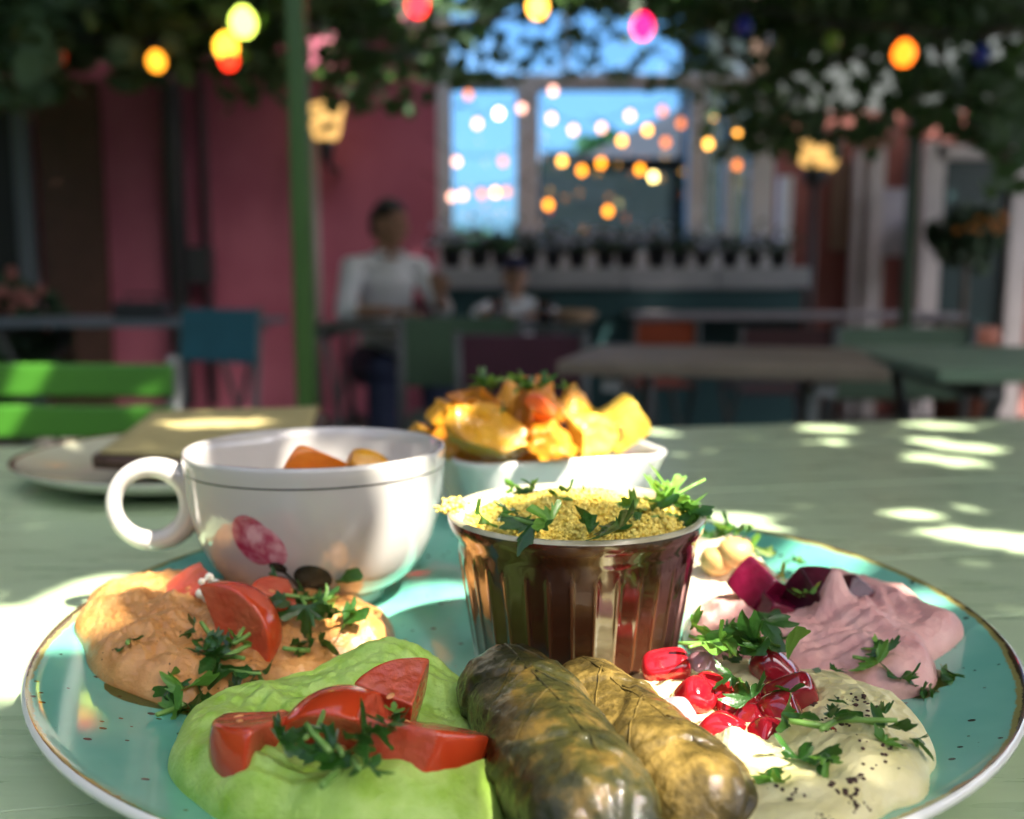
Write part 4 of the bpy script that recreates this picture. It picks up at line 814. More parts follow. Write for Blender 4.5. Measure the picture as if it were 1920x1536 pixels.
# ------------------------------------------------------------------ tomato
M_tsk = mat('tomato_skin', (.50, .042, .010), .18, (.58, .065, .014), 40, coat=.4, sss=0.07, sssr=(1, .2, .1), sscale=0.0018)
M_tfl = mat('tomato_flesh', (.48, .050, .018), .20, (.57, .13, .06), 95, 6, .7, 300, sss=0.12, sssr=(1, .25, .12), sscale=0.0023, coat=.3, contrast=.7)
M_seed = mat('tomato_seed', (.58, .20, .06), .25, (.66, .30, .10), 300, coat=.4)
def tomato(label, px, py, h, R, planes, rot, scale=(1, 1, .9)):
    b = bmesh.new(); bmesh.ops.create_icosphere(b, subdivisions=6, radius=1); cut = {}; sd_ = px*.37
    pl = [(Vector(co), Vector(no).normalized()) for co, no in planes]
    c0_ = Vector((.55, 0, 0))
    for v in b.verts:
        p = Vector((v.co.x*scale[0], v.co.y*scale[1], v.co.z*scale[2])); d_ = p-c0_; tmin = 1.0
        for co, no in pl:                                    # pull the ball in along rays from the wedge's middle to the nearest cut
            dn = d_.dot(no)
            if dn > 1e-6: tmin = min(tmin, (co-c0_).dot(no)/dn)
        q = c0_+d_*tmin; c_ = tmin < .999
        if c_: q += d_.normalized()*(.018*nz(q.x+sd_, q.y, q.z, 5)+.010*nz(q.x, q.y+sd_, q.z, 14)-.02)
        cut[v] = c_; v.co = q
    for f in b.faces: f.material_index = 1 if sum(cut[v] for v in f.verts) >= 2 else 0; f.smooth = True
    b.verts.index_update()
    for _ in range(2): bmesh.ops.smooth_vert(b, verts=b.verts[:], factor=.5, use_axis_x=True, use_axis_y=True, use_axis_z=True)
    c = sum((v.co for v in b.verts), Vector())/len(b.verts)
    for v in b.verts: v.co = (v.co-c)*R*.94
    me = bpy.data.meshes.new('tomato_chunk'); b.to_mesh(me); b.free(); me.materials.append(M_tsk); me.materials.append(M_tfl)
    o = obj('tomato_chunk', me, None, PZ(px, py, TABLE+h), [R_(x) for x in rot]); rnd = random.Random(px); mb = MB()
    ff = [p for p in me.polygons if p.material_index == 1 and p.area > 0]
    for _ in range(4):
        p = rnd.choice(ff); nn = Vector(p.normal); q = nn.to_track_quat('Z', 'Y').to_matrix() @ rotm(0, 0, rnd.uniform(0, 6.3)); mb.ico(Vector(p.center), (.0013, .00085, .0004), 2, rot=q)
    mb.build('seed_cluster', M_seed, o); return tag(o, label, 'tomato', 'pieces of tomato')
def wedge(d, trim=.6): h = R_(d/2); return [((0, 0, 0), (-math.sin(h), math.cos(h), 0)), ((0, 0, 0), (-math.sin(h), -math.cos(h), 0))] + ([((0, 0, trim), (.2, 0, 1))] if trim < 1 else [])
# local: wedge edge along z, skin towards +x
tomato('large tomato wedge with pale cut face, upright in the orange hummus', 455, 1182, .022, .0225, wedge(66, 1.1), (-10, -20, 10))
tomato('tomato piece topped with a white crumb, behind the large wedge', 366, 1116, .025, .0190, wedge(70, .5), (60, 10, 100))
tomato('tomato chunk with its cut face forward, left of the parsley stalk', 512, 1138, .023, .0185, wedge(80, .45), (10, -40, 150))
tomato('leftmost tomato chunk in the green dip, skin to the left', 497, 1392, .027, .0225, wedge(85, .35)+[((.1, 0, -.45), (0, .1, -1))], (15, -15, 205))
tomato('dark red domed tomato piece at the middle of the green dip', 640, 1382, .026, .0210, wedge(90, .6), (65, -70, 100))
tomato('pale-faced tomato chunk at the back of the green dip', 752, 1318, .030, .0190, wedge(75, .45)+[((0, 0, -.5), (0, 0, -1))], (-10, -30, 120))
tomato('big tomato wedge at the right of the green dip, pale streak on its cut face', 782, 1402, .027, .0260, wedge(70, .7), (60, 30, -40))
tomato('small tomato sliver low between the chunks in the green dip', 640, 1446, .0225, .0150, wedge(60, .6), (80, 30, 60))

# ------------------------------------------------------------------ beetroot, pomegranate, chickpeas
SMO = 3
def chunk(seed, size, planes, nzamp=.03, sub=4, nzs=3):
    rnd = random.Random(seed); b = bmesh.new(); bmesh.ops.create_icosphere(b, subdivisions=sub, radius=1)
    pl = planes if planes else [(Vector((rnd.gauss(0, 1), rnd.gauss(0, 1), rnd.gauss(0, 1))).normalized(), rnd.uniform(.52, .8)) for _ in range(9)]
    for v in b.verts:
        p = v.co*1.3
        for nn, d in pl:
            e = p.dot(nn)-d
            if e > 0: p = p-nn*e
        p = p*(1+nzamp*nz(p.x+seed, p.y, p.z, nzs)+nzamp*.5*nz(p.x+seed, p.y, p.z, nzs*2.7)+nzamp*.25*nz(p.x+seed, p.y, p.z, nzs*7)); v.co = Vector((p.x*size[0], p.y*size[1], p.z*size[2]))
    for _ in range(SMO): bmesh.ops.smooth_vert(b, verts=b.verts[:], factor=.5, use_axis_x=True, use_axis_y=True, use_axis_z=True)
    me = bpy.data.meshes.new('chunk'); b.to_mesh(me); b.free(); me.polygons.foreach_set('use_smooth', [True]*len(me.polygons)); return me
CUBE = [(Vector(v), .72) for v in ((1, 0, 0), (-1, 0, 0), (0, 1, 0), (0, -1, 0), (0, 0, 1), (0, 0, -1))]
M_beet = mat('beetroot_flesh', (.10, .003, .016), .22, (.20, .008, .04), 120, 4, .35, 350, coat=.4, sss=0.07, sssr=(1, .1, .2), sscale=0.0014)
M_beetd = mat('dark_beetroot_flesh', (.045, .003, .010), .3, (.08, .005, .018), 120, 4, .35, 350, coat=.1)
for px, py, h, s_, rot, m, lab in ((1425, 1102, .025, .0105, (25, 30, 40), M_beet, 'bright magenta sunlit beetroot cube'), (1530, 1118, .025, .0105, (35, 10, 25), M_beetd, 'dark beetroot cube in the middle of the pink hummus'), (1450, 1150, .019, .0085, (10, 20, 15), M_beet, 'small purple beetroot cube below the magenta one'), (1590, 1130, .021, .0095, (60, 40, 10), M_beetd, 'almost black beetroot cube behind the pink peak'), (1500, 1160, .017, .0070, (20, 60, 30), M_beetd, 'half-hidden dark beetroot cube low in the pink hummus')):
    me = chunk(px, (s_, s_*1.05, s_*.95), CUBE, .035); me.materials.append(m); tag(obj('beetroot_cube', me, None, PZ(px, py, TABLE+h), [R_(x) for x in rot]), lab, 'beetroot', 'beetroot cubes')
SMO = 14
M_pom = [mat('pomegranate_red', (.50, .008, .018), .06, (.60, .02, .03), 200, trans=.35, ior=1.38, sss=0.17, sssr=(1, .08, .1), sscale=0.0023, coat=.6), mat('pomegranate_dark', (.20, .006, .014), .08, (.28, .012, .02), 200, sss=0.14, sssr=(1, .08, .1), sscale=0.0014, coat=.6), mat('pomegranate_pale', (.78, .35, .40), .08, (.82, .5, .52), 200, trans=.3, ior=1.38, sss=0.17, sssr=(1, .3, .3), sscale=0.0018, coat=.6)]
poms = [(1250, 1252, .020, .0085, 0, 'plump red pomegranate seed lying farthest left'), (1300, 1312, .018, .0080, 0, 'red pomegranate seed left of the parsley tangle, touching its neighbour'), (1342, 1302, .019, .0080, 0, 'bright red pomegranate seed under the parsley tangle'), (1264, 1345, .015, .0072, 2, 'pink shiny pomegranate seed against the tan stuffed leaf'), (1352, 1376, .018, .0088, 0, 'round red pomegranate seed with dark core, nearest the stuffed leaf'), (1316, 1258, .018, .0068, 2, 'pale pink pomegranate seed beside the plump red one'),
        (1452, 1256, .021, .0085, 1, 'dark pomegranate seed farthest back by the pink hummus'), (1480, 1304, .020, .0092, 1, 'dark pomegranate seed on top of the stack of three'), (1472, 1350, .018, .0092, 1, 'dark pomegranate seed in the middle of the stack'), (1438, 1408, .016, .0094, 1, 'large dark pomegranate seed nearest the camera'), (1545, 1418, .017, .0090, 1, 'dark pomegranate seed under the long parsley blade'), (1385, 1320, .018, .0075, 0, 'red pomegranate seed half hidden by parsley'), (1410, 1360, .015, .0075, 1, 'dark red pomegranate seed in shadow behind the round one')]
for i, (px, py, h, s_, k_, lab) in enumerate(poms):
    rnd = random.Random(i); pl = [(Vector((math.cos(a), math.sin(a), rnd.uniform(-.2, .2))).normalized(), rnd.uniform(.80, .98)) for a in [q*1.25+rnd.random()*.5 for q in range(5)]]+[(Vector((0, 0, 1)), 1.0), (Vector((0, 0, -1)), 1.05)]
    me = chunk(100+i, (s_*.72, s_*.72, s_*.86), pl, .02); me.materials.append(M_pom[k_]); sm = .35
    o = tag(obj('pomegranate_seed', me, None, PZ(px, py, TABLE+h), (rnd.uniform(-.6, .6), rnd.uniform(.6, 1.4), rnd.uniform(0, 6))), lab, 'pomegranate seed', 'pomegranate seeds')
SMO = 3
M_chk = mat('chickpea', (.55, .32, .10), .4, (.65, .42, .16), 80, sss=0.07, sscale=0.0014)
for px, py, h, lab in ((1378, 1035, .030, 'whole chickpea under the coriander leaf behind the ramekin'), (1345, 1050, .026, 'chickpea half hidden by the ramekin rim')):
    me = chunk(px, (.0058, .0056, .0053), [(Vector((0, 0, 1)), .95)], .06, 3); me.materials.append(M_chk); tag(obj('chickpea', me, None, PZ(px, py, TABLE+h)), lab, 'chickpea', 'chickpeas')

# ------------------------------------------------------------------ couscous
random.seed(77)
M_cous = mat('couscous', (.80, .58, .07), .5, (.88, .74, .20), 260, sss=0.10, sssr=(1, .8, .3), sscale=0.0009)
cs = thing('couscous', 'yellow couscous heaped in the brown ramekin', 'couscous', (RX, RY, RZ+.03)); co3 = Vector(cs.location)
def cz(x, y):
    d = math.hypot(x, y)/.0385; return .0180+.0075*(1-d*d)+.0028*nz(x, y, 2, 75)+.0035*math.exp(-((x-.004)**2+(y+.004)**2)/.012**2)+.002*math.exp(-((x-.026)**2+(y+.018)**2)/.010**2)
mb = MB(); vs = [(0, 0, cz(0, 0)-.0006)]; n = 72
for j in range(1, 19):
    for i in range(n): a = 2*math.pi*i/n; r = .0372*j/18; vs.append((r*math.cos(a), r*math.sin(a), cz(r*math.cos(a), r*math.sin(a))-.0006))
mb.add(vs, [(0, 1+i, 1+(i+1) % n) for i in range(n)]+[(1+j*n+i, 1+(j+1)*n+i, 1+(j+1)*n+(i+1) % n, 1+j*n+(i+1) % n) for j in range(17) for i in range(n)]); mb.build('couscous_bed', M_cous, cs)
mb = MB()
for _ in range(7000):
    a = random.uniform(0, 6.283); r = .0375*math.sqrt(random.random()); x, y = r*math.cos(a), r*math.sin(a)
    mb.ico((x, y, cz(x, y)+random.uniform(-.0004, .0009)), random.uniform(.00042, .00078), 1 if y < -.0 else 0)
for (cx2, cy2, k_) in ((-.0405, .004, 60), (-.0415, -.004, 40), (.030, -.020, 160)):
    for _ in range(k_): x, y = cx2+random.gauss(0, .0022), cy2+random.gauss(0, .0028); z = .0222 if cx2 < 0 else cz(x, y)+.001; mb.ico((x, y, z+random.uniform(0, .0024)), random.uniform(.0005, .0009), 1)
kind(mb.build('couscous_grains', M_cous, cs), 'stuff')
M_chz = mat('yellow_pepper_slice', (.70, .42, .06), .3, (.75, .52, .12), 60, sss=0.10, sscale=0.0014)
me = chunk(5, (.0095, .007, .0045), None, .03); me.materials.append(M_chz); tag(obj('pepper_piece', me, None, (RX+.004, RY-.004, RZ+.0525), (.3, .2, .3)), 'smooth yellow pepper piece on top of the couscous', 'vegetable')

# ------------------------------------------------------------------ cup and bowl contents
M_car = mat('carrot_flesh', (.66, .14, .006), .35, (.76, .24, .014), 90, 4, .3, 300, sss=0.10, sssr=(1, .4, .1), sscale=0.0018, coat=.2)
M_pot1 = mat('spiced_potato', (.56, .20, .008), .35, (.78, .44, .022), 75, 8, .8, 300, sss=0.09, sssr=(1, .6, .15), sscale=0.0018, coat=.25, contrast=.8, edge=(.30, .06, .005))
M_pot2 = mat('roasted_potato_edge', (.50, .12, .006), .35, (.70, .31, .014), 65, 8, .8, 300, sss=0.09, sssr=(1, .5, .1), sscale=0.0018, coat=.25, contrast=.8, edge=(.28, .05, .005))
M_pot3 = mat('pale_potato', (.60, .38, .03), .35, (.70, .52, .10), 80, 6, .4, 300, sss=0.09, sssr=(1, .8, .3), sscale=0.0018, coat=.2)
M_red = mat('red_pepper_flake', (.55, .06, .012), .35, (.65, .16, .02), 80, coat=.3)
for i, (px, py, Y, s3, rot, m, lab) in enumerate(((590, 892, .375, (.0135, .011, .0125), (20, 10, 45), M_car, 'orange carrot wedge showing its point inside the white cup'), (683, 896, .380, (.0115, .010, .009), (10, 30, 20), M_pot1, 'yellow-orange carrot piece right of the wedge in the cup'), (640, 915, .385, (.012, .011, .010), (50, 10, 60), M_car, 'carrot piece low between the others in the cup'), (560, 930, .392, (.014, .013, .010), (10, 0, 10), M_pot2, 'carrot piece at the bottom left of the cup'))):
    me = chunk(i+1, s3, None, .04); me.materials.append(m); tag(obj('carrot_piece', me, None, PY(px, py, Y), [R_(x) for x in rot]), lab, 'carrot', 'carrot pieces in the cup')
pots = [(925, 815, .462, (.020, .017, .0205), (10, 20, -25), M_pot1, 'large golden potato quarter at the front of the bowl'), (842, 785, .480, (.0125, .012, .012), (30, 40, 10), M_pot1, 'crusty potato piece at upper left of the heap'), (895, 752, .492, (.015, .012, .010), (20, 10, -30), M_pot2, 'orange potato piece at the top left of the heap'), (1020, 780, .480, (.018, .015, .017), (40, 10, 20), M_pot2, 'orange potato chunk in the middle of the heap'),
        (1078, 758, .495, (.0125, .012, .0125), (10, 30, 60), M_pot1, 'sunlit yellow potato chunk at the top right of the heap'), (1170, 795, .500, (.0165, .013, .0155), (8, -32, 12), M_pot3, 'square-cut yellow potato at the right end of the bowl'), (1050, 838, .462, (.0150, .012, .011), (0, 10, 50), M_pot2, 'orange potato low at the front middle of the bowl'), (1110, 830, .480, (.017, .013, .012), (20, 20, 0), M_pot3, 'pale sunlit potato at the front right of the bowl'),
        (808, 822, .485, (.012, .012, .011), (20, 50, 10), M_pot1, 'small potato piece at the lower left of the heap'), (870, 838, .470, (.013, .012, .012), (0, 20, 80), M_pot2, 'potato piece low left against the bowl rim'), (960, 770, .510, (.016, .014, .015), (60, 0, 30), M_pot1, 'potato piece at the back of the heap'), (985, 800, .485, (.005, .012, .018), (10, 20, -20), M_pot2, 'curled potato peel between the middle chunks'), (1115, 792, .520, (.011, .010, .010), (20, 30, 10), M_pot3, 'small round potato behind the square-cut one'), (1000, 850, .480, (.016, .014, .012), (20, 0, 10), M_pot1, 'potato chunk behind the front rim'), (950, 850, .50, (.02, .02, .014), (0, 0, 40), M_pot2, 'potato chunk deep in the bowl'), (1090, 850, .515, (.02, .016, .012), (0, 0, 10), M_pot1, 'potato chunk deep at the right of the bowl')]
SQ = [(Vector(v).normalized(), d) for v, d in (((1, 0, 0), .8), ((-1, 0, 0), .75), ((0, 1, 0), .8), ((0, -1, 0), .8), ((0, 0, 1), .62), ((0, 0, -1), .7), ((1, 0, 1), 1.0))]
for i, (px, py, Y, s3, rot, m, lab) in enumerate(pots):
    me = chunk(40+i, tuple(q*.92 for q in s3), SQ if 'square' in lab else None, .20 if 'square' not in lab else .07, 5, 2.2); me.materials.append(m); tag(obj('roast_potato', me, None, PY(px-10, py, Y), [R_(x) for x in rot]), lab, 'potato', 'roast potatoes in the bowl')
for px, py, Y, s3, lab in ((1022, 770, .463, (.010, .003, .006), 'red pepper flake on the middle potato'), (985, 812, .468, (.003, .003, .006), 'small red pepper sliver at the front of the heap'), (1160, 815, .485, (.004, .003, .004), 'tiny red flake on the square-cut potato')):
    me = chunk(px, s3, None, .06, 3); me.materials.append(M_red); tag(obj('pepper_flake', me, None, PY(px, py, Y), (.4, .6, .2)), lab, 'pepper', 'red pepper flakes')
# ------------------------------------------------------------------ herbs
M_pars = [mat('parsley_dark', (.014, .058, .008), .35, (.035, .12, .018), 160, 3, .5, 260, transl=.25, tcol=(.10, .28, .03), coat=.2), mat('parsley_bright', (.09, .24, .03), .35, (.16, .36, .05), 160, 3, .4, 260, transl=.3, tcol=(.22, .42, .05), coat=.2), mat('herb_stem', (.16, .34, .06), .35, (.24, .42, .10), 120, transl=.2, tcol=(.3, .5, .1))]
def lobed(mb, c, s, R, rnd, curl=.5, cut=False, mi=0):
    lob = [(-1.15, .72), (0, 1.0), (1.15, .74)]; vs = [Vector((0, 0, 0))]; N_ = 64; rings = 3
    a0, a1 = (-1.75, 1.75) if not cut else sorted((rnd.uniform(-1.7, .0), rnd.uniform(.4, 1.7)))
    ph = rnd.uniform(0, 6); rmax = rnd.uniform(.6, .95) if cut else 1.1; vs2 = []
    for j in range(1, rings+1):
        for i in range(N_+1):
            a = a0+(a1-a0)*i/N_; r = .36+max(L*.62*math.exp(-((a-l)/.34)**2) for l, L in lob); r += (.085*math.sin(a*19+ph)+.04*math.sin(a*31))*(1 if j == rings else .3); r = min(r, rmax)
            x, y = r*j/rings*math.sin(a), r*j/rings*math.cos(a)
            z = curl*.35*(x*x*1.2-y*y*.6)+.12*math.sin(5*a+ph)*(j/rings)**2*curl+.06*nz(x*3+ph, y*3, 0, 1)
            vs2.append(Vector((x, y, z)))
    vs += vs2; fs = [(0, 1+i, 2+i) for i in range(N_)]; M1 = N_+1
    for j in range(rings-1):
        for i in range(N_): fs.append((1+j*M1+i, 1+(j+1)*M1+i, 2+(j+1)*M1+i, 2+j*M1+i))
    mb.add([c+R @ (v*s) for v in vs], fs, mi)
def stem(mb, a, d, L, r, rnd, mi=2):
    d = d.normalized(); b_ = Vector((rnd.gauss(0, .3), rnd.gauss(0, .3), rnd.gauss(0, .2))); mb.tube([a, a+d*L*.35+b_*L*.08, a+d*L*.7+b_*L*.18, a+d*L+b_*L*.35], [r, r, r*.9, r*.8], 8, mi=mi)
def herb(label, px, py, lift, size, n, seed, kind_='mix', spread=1.0, bright=0, hz=any_h, up=0, at=None, stems=1):
    rnd = random.Random(seed); p = at if at is not None else onto(px, py, hz); mb = MB()
    for i in range(n+1):
        q = Vector((rnd.gauss(0, .4), rnd.gauss(0, .4), 0))*size*spread; z = (hz(p.x+q.x, p.y+q.y)-p.z) if at is None else 0
        q.z = max(-.004, min(.004, z))+lift+rnd.uniform(0, .35)*size*(i > 0)
        R = rotm(rnd.gauss(up, .45), rnd.gauss(0, .45), rnd.uniform(0, 6.28))
        lobed(mb, q-R @ Vector((0, .4*size*.5, 0)), size*rnd.uniform(.6, 1.05), R, rnd, rnd.uniform(.5, 1.8), rnd.random() < .5, 1 if rnd.random() < bright else 0)
    for i in range(stems):
        a = rnd.uniform(0, 6.28); d = Vector((math.cos(a), math.sin(a), rnd.uniform(0, .35)+up*.3)); stem(mb, Vector((rnd.gauss(0, .2), rnd.gauss(0, .2), 0))*size+Vector((0, 0, lift)), d, size*rnd.uniform(.7, 1.3), .0006+.0003*rnd.random(), rnd)
    o = mb.build('chopped_parsley', M_pars); o.location = p; return tag(o, label, 'parsley', 'chopped herb pieces')
H = [
 ('parsley sprig leaning on the cup beside the tomato in the orange hummus', 590, 1110, .010, .0165, 6, 1, .1, .5, 0, 2), ('dark parsley clump in the orange hummus under the leaning sprig', 590, 1175, .004, .0130, 5, 2, .05, 0, 0, 1), ('curly parsley bit between the orange hummus and its sunlit tip', 570, 1222, .001, .0085, 3, 3, .1, 0, 0, 1), ('thin parsley blade at the edge of the orange and green dips', 665, 1226, .001, .0070, 2, 4, .2, 0, 0, 1),
 ('chive ring lying alone on the orange hummus', 243, 1205, .0005, .0045, 1, 5, 0, 0, 0, 1), ('chive pieces at the foot of the large tomato wedge', 388, 1206, .003, .0075, 2, 6, .1, 0, 0, 1), ('bright green chive stub standing by the large tomato wedge', 438, 1222, .003, .0070, 1, 7, 1, .4, 0, 2), ('small chive curl left of the chive stub', 400, 1245, .001, .0080, 2, 8, .3, 0, 0, 2),
 ('long parsley leaf lying down the edge of the orange hummus', 425, 1268, .002, .0125, 3, 9, .05, 0, 0, 1), ('curly parsley clump where the orange and green dips meet', 478, 1300, .002, .0110, 5, 10, .05, 0, 0, 1), ('bright parsley on the plate at the foot of the orange hummus', 355, 1330, .001, .0110, 5, 11, .6, 0, 0, 2), ('parsley pieces beside the bright ones at the dip edge', 405, 1315, .001, .0100, 4, 12, .2, 0, 0, 1),
 ('coriander leaf on the front edge of the pink hummus', 1660, 1255, .001, .0105, 3, 13, .25, 0, 0, 1), ('small coriander piece on the plate right of the pink hummus', 1765, 1280, .0008, .0060, 2, 14, .3, 0, 0, 0), ('coriander piece on the plate at the tip of the pale dip', 1730, 1312, .0008, .0065, 2, 15, .1, 0, 0, 0), ('coriander leaf in front of the beet cubes', 1440, 1182, .002, .0100, 3, 16, .2, 0, 0, 1), ('small herb piece on the seam of pink and pale dips', 1546, 1262, .001, .0045, 1, 17, .3, 0, 0, 0),
 ('bright herb piece on the purple beet cube', 1460, 1122, .006, .0075, 2, 18, .8, .2, 0, 0), ('herb piece between the two dark beet cubes', 1508, 1140, .006, .0070, 2, 19, .3, .2, 0, 0), ('herb speck at the back of the pink hummus', 1480, 1078, .006, .0050, 2, 20, .5, 0, 0, 0),
 ('parsley tangle heaped over the pomegranate seeds', 1395, 1290, .010, .0135, 8, 21, .25, .2, 0, 2), ('pale sunlit parsley stalk across the pomegranate seeds', 1330, 1272, .010, .0110, 3, 22, .9, .1, 0, 2), ('parsley leaf hanging from the tangle', 1400, 1335, .006, .0105, 3, 23, .1, .2, 0, 1), ('parsley bits at the back of the pomegranate seeds', 1370, 1245, .004, .0090, 4, 24, .7, .1, 0, 0),
 ('long parsley blade over the dark seeds on the pale dip', 1555, 1392, .005, .0120, 3, 25, .05, .1, 0, 3), ('dark parsley leaf on the middle of the pale dip', 1570, 1352, .002, .0090, 2, 26, .1, .2, 0, 1), ('crisp parsley leaf at the right of the pale dip', 1678, 1388, .001, .0085, 2, 27, .3, .1, 0, 0), ('frilly parsley piece in front of the dark seeds', 1440, 1460, .001, .0100, 3, 28, .2, 0, 0, 0), ('small green bit below the dark seed under the blade', 1560, 1440, .001, .0060, 2, 29, .3, 0, 0, 0),
 ('parsley scattered across the tomato in the green dip', 640, 1400, .014, .0130, 4, 30, .05, .1, 0, 2), ('parsley leaf at the lower front of the green dip tomatoes', 650, 1432, .010, .0105, 3, 31, .3, .1, 0, 2), ('parsley piece on the big right tomato wedge', 730, 1345, .014, .0070, 2, 32, .2, .3, 0, 1), ('thin parsley stalk left among the green dip tomatoes', 575, 1378, .012, .0100, 2, 33, .1, .2, 0, 2)]
for lab, px, py, lift, size, n, seed, br, up, _, st_ in H:
    fx = seed in (1, 30, 31, 32, 33); herb(lab, px, py+(22 if seed == 1 else 0), 0 if fx else lift, size*(.8 if fx else 1), n, seed, bright=br, up=up, stems=st_, at=PZ(px, py+(22 if seed == 1 else 0), TABLE+(.0365 if seed > 29 else .023)) if fx else None)
for lab, px, py, Y, size, n, seed, br, up, st_ in (
 ('large flat parsley leaf lying at the front of the couscous', 1130, 992, .284, .0125, 2, 51, .1, .2, 0), ('folded parsley leaf at the left of the couscous', 985, 985, .283, .0125, 2, 52, .25, .4, 1), ('dark parsley leaf at the far left of the couscous', 935, 962, .296, .0085, 2, 53, .1, .2, 0), ('sunlit parsley leaf at the back of the couscous', 985, 925, .330, .0105, 3, 54, .5, .4, 0), ('upright herb bit at the back middle of the couscous', 1060, 935, .312, .0080, 2, 55, .5, .7, 1),
 ('tall yellow-green parsley sprig standing at the right of the ramekin', 1245, 940, .318, .0135, 4, 56, .95, 1.0, 2), ('dark curled parsley at the right of the couscous', 1270, 965, .312, .0125, 4, 57, .1, .3, 1), ('parsley tangle at right between sprig and flat leaf', 1195, 975, .300, .0105, 4, 58, .3, .2, 1),
 ('parsley leaf on the top left of the potatoes', 915, 722, .475, .0120, 3, 60, .3, .5, 1), ('parsley heap on top of the potatoes', 1000, 728, .470, .0140, 7, 61, .35, .5, 4), ('small herb tip on the upper right potato', 1068, 728, .480, .0070, 2, 62, .6, .8, 1), ('herb flake on the front of the potatoes', 935, 770, .455, .0060, 1, 63, .2, .3, 0),
 ('coriander leaf on the chickpea behind the ramekin', 1368, 1005, .385, .0125, 4, 64, .15, .4, 1), ('bright coriander bits right of the chickpea', 1405, 1040, .380, .0105, 4, 65, .6, .4, 1)):
    herb(lab, 0, 0, 0, size*.98, n, seed, bright=br, up=up, stems=st_, at=PY(px, py, Y))

# white crumb on the tomato, dark spice on the pale dip
M_crumb = mat('white_cheese', (.70, .68, .55), .5, (.78, .76, .62), 200, bump=.5, bscale=500, sss=.2, sscale=.002)
mb = MB(); rnd = random.Random(3)
for i in range(9): mb.ico((rnd.gauss(0, .0016), rnd.gauss(0, .0012), -.0009*i+.003), rnd.uniform(.0013, .0022), 2)
o = mb.build('cheese_crumb', M_crumb); o.location = PZ(390, 1100, TABLE+.031); remesh(o, .0005, 2); tag(o, 'small white cheese crumb stuck on the tomato piece by the cup', 'cheese')
M_spice = mat('dark_spice', (.03, .012, .008), .7, (.07, .025, .015), 300); mb = MB(); rnd = random.Random(9)
cl_ = [(1600, 1310, 30, 16), (1625, 1312, 20, 10), (1545, 1355, 25, 16), (1585, 1360, 30, 18), (1600, 1460, 18, 40), (1590, 1490, 30, 20), (1610, 1510, 30, 20), (1500, 1490, 24, 14), (1630, 1390, 40, 16), (1670, 1400, 30, 8), (1525, 1322, 12, 16), (1400, 1232, 22, 16), (1560, 1470, 12, 10), (1540, 1535, 24, 16), (1490, 1262, 14, 10), (1620, 1340, 60, 14), (1650, 1330, 40, 8), (1450, 1480, 30, 6), (1420, 1222, 30, 14), (1475, 1255, 12, 8), (1640, 1440, 40, 10)]
for x, y, sp_, k_ in cl_:
    for _ in range(int(k_*.6)):
        p = onto(x+rnd.gauss(0, sp_*.42), y+rnd.gauss(0, sp_*.26)); r = rnd.uniform(.00018, .0006)*(1.5 if rnd.random() < .12 else 1); mb.ico((p.x, p.y, p.z+r*.2), (r*rnd.uniform(.7, 1.5), r*rnd.uniform(.7, 1.5), r*.7), 1)
for _ in range(26):
    p = onto(rnd.uniform(180, 520), rnd.uniform(1150, 1300)); r = rnd.uniform(.0002, .0004); mb.ico((p.x, p.y, p.z), r, 1)
o3 = onto(1580, 1400); o = mb.build('ground_spice', M_spice, origin=o3); kind(tag(o, 'dark ground spice sprinkled over the pale aubergine dip', 'spice'), 'stuff')
# oil pooling round the dips
M_oil = mat('olive_oil', (.40, .42, .06), .04, trans=.85, ior=1.46)
for lab, pts in (('thin pool of green oil at the foot of the orange hummus', [(200, 1310), (330, 1345), (420, 1335), (520, 1320), (560, 1300), (480, 1290), (330, 1300)]), ('thin oily ring at the tip of the pink hummus', [(1700, 1290), (1730, 1335), (1760, 1320), (1755, 1285), (1730, 1260)])):
    c = Vector((sum(pt(x, y, .009)[0] for x, y in pts)/len(pts), sum(pt(x, y, .009)[1] for x, y in pts)/len(pts), 0)); mb = MB(); vs = []; n = 48
    pol = sorted((math.atan2(pt(x, y, .009)[1]-c.y, pt(x, y, .009)[0]-c.x), math.hypot(pt(x, y, .009)[0]-c.x, pt(x, y, .009)[1]-c.y)) for x, y in pts)
    def rf(a):
        for (a0, r0), (a1, r1) in zip(pol, pol[1:]+[(pol[0][0]+2*math.pi, pol[0][1])]):
            aa = a if a >= pol[0][0] else a+2*math.pi
            if a0 <= aa <= a1: u = (aa-a0)/(a1-a0); u = u*u*(3-2*u); return r0+(r1-r0)*u
        return pol[0][1]
    vs = [(c.x, c.y, plate_z(c.x, c.y)+.0007)]
    for j in (1, 2, 3, 4):
        for i in range(n):
            a = -math.pi+2*math.pi*i/n; r = rf(a)*j/4; x, y = c.x+r*math.cos(a), c.y+r*math.sin(a); vs.append((x, y, plate_z(x, y)+(.0007 if j < 3 else .0006 if j == 3 else .00005)))
    mb.add(vs, [(0, 1+i, 1+(i+1) % n) for i in range(n)]+[(1+j*n+i, 1+(j+1)*n+i, 1+(j+1)*n+(i+1) % n, 1+j*n+(i+1) % n) for j in range(3) for i in range(n)])
    o = mb.build('oil_pool', M_oil, origin=(c.x, c.y, TABLE+.008)); tag(o, lab, 'oil', 'oil pools')

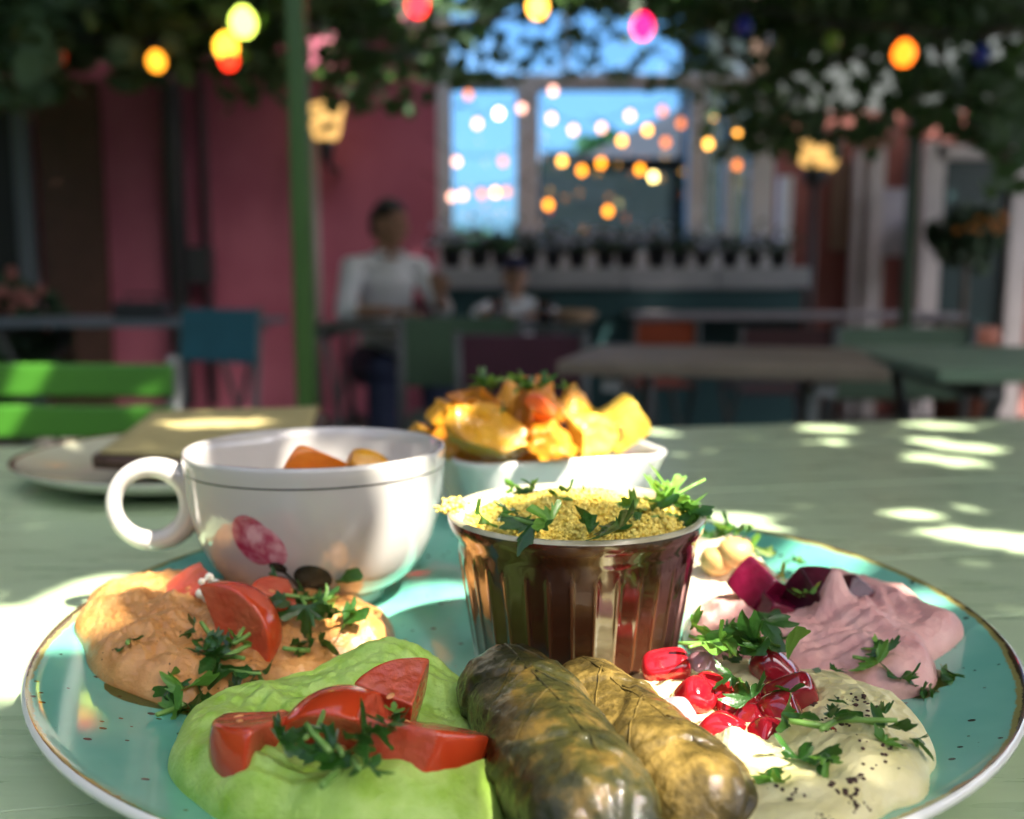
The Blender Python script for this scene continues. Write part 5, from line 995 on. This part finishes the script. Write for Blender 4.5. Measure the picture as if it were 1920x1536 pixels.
# ------------------------------------------------------------------ second plate with a folded tan napkin
QC = Vector((-.225, .672)); QR = .116
M_plate2 = mat('cream_olive_glaze', (.50, .50, .34), .2, (.58, .58, .42), 20, coat=.4); M_rimb = mat('brown_rim_glaze', (.12, .055, .035), .25)
sp2 = thing('side_plate', 'cream plate with brown rim behind the cup, carrying a tan napkin', 'plate', (QC.x, QC.y, TABLE))
MB().lathe([(.0001, .006), (.065, .006), (.080, .0075), (.100, .013), (.113, .0185)], 96).build('plate_well', M_plate2, sp2)
MB().lathe([(.113, .0185), (.1150, .0195), (.1162, .0192)], 96).build('rim', M_rimb, sp2)
MB().lathe([(.1162, .0192), (.1160, .0178), (.1, .0095), (.07, .0015), (.066, .0006), (.0001, .0006)], 96).build('underside', M_white, sp2)
M_nap = mat('tan_kraft_paper', (.36, .30, .12), .8, (.42, .35, .15), 60, bump=.2, bscale=200); M_napd = mat('dark_brown_cover', (.07, .035, .02), .6)
cn = [PZ(x, y, TABLE+.030) for x, y in ((172, 850), (352, 884), (618, 806), (585, 766), (285, 776))]
c0 = sum(cn, Vector())/5; np_ = thing('folded_napkin', 'tan folded paper napkin on a dark brown pad lying on the cream plate', 'napkin', (c0.x, c0.y, TABLE+.0195))
def sheet(pts, z0, z1, m, name, g_=10, wave=.002):
    a, b_, c_, d_ = pts; vs = []
    for i in range(g_+1):
        for j in range(g_+1):
            u, v = i/g_, j/g_; p = (a*(1-u)+b_*u)*(1-v)+(d_*(1-u)+c_*u)*v; vs.append(Vector((p.x-c0.x, p.y-c0.y, 0))+Vector((0, 0, z1+wave*nz(u*2, v*2, 5, 1)+wave*1.6*(v-.3)**2)))
    lo = [Vector((p.x, p.y, p.z-(z1-z0))) for p in vs]; n1 = g_+1; N2 = n1*n1
    fs = [(i*n1+j, (i+1)*n1+j, (i+1)*n1+j+1, i*n1+j+1) for i in range(g_) for j in range(g_)]; fs += [tuple(q+N2 for q in f[::-1]) for f in fs]
    bd_ = [i*n1 for i in range(n1)]+[g_*n1+j for j in range(1, n1)]+[i*n1+g_ for i in range(g_-1, -1, -1)]+[j for j in range(g_-1, 0, -1)]
    fs += [(bd_[i], bd_[i]+N2, bd_[(i+1) % len(bd_)]+N2, bd_[(i+1) % len(bd_)]) for i in range(len(bd_))]
    return MB().add(vs+lo, fs).build(name, m, np_)
q4 = [cn[0], cn[1]*.5+cn[2]*.5+Vector((0, -.02, 0)), cn[3]*.3+cn[2]*.7+Vector((.01, .02, 0)), cn[4]]
sheet([cn[0], PZ(560, 872, TABLE+.03), PZ(612, 770, TABLE+.03), cn[4]], .0005, .0085, M_napd, 'pad', 10, .001)
sheet([cn[0]+Vector((.004, .003, 0)), PZ(556, 868, TABLE+.03), PZ(600, 764, TABLE+.03), cn[4]+Vector((0, .004, 0))], .0092, .0112, M_nap, 'paper', 14, .0015)
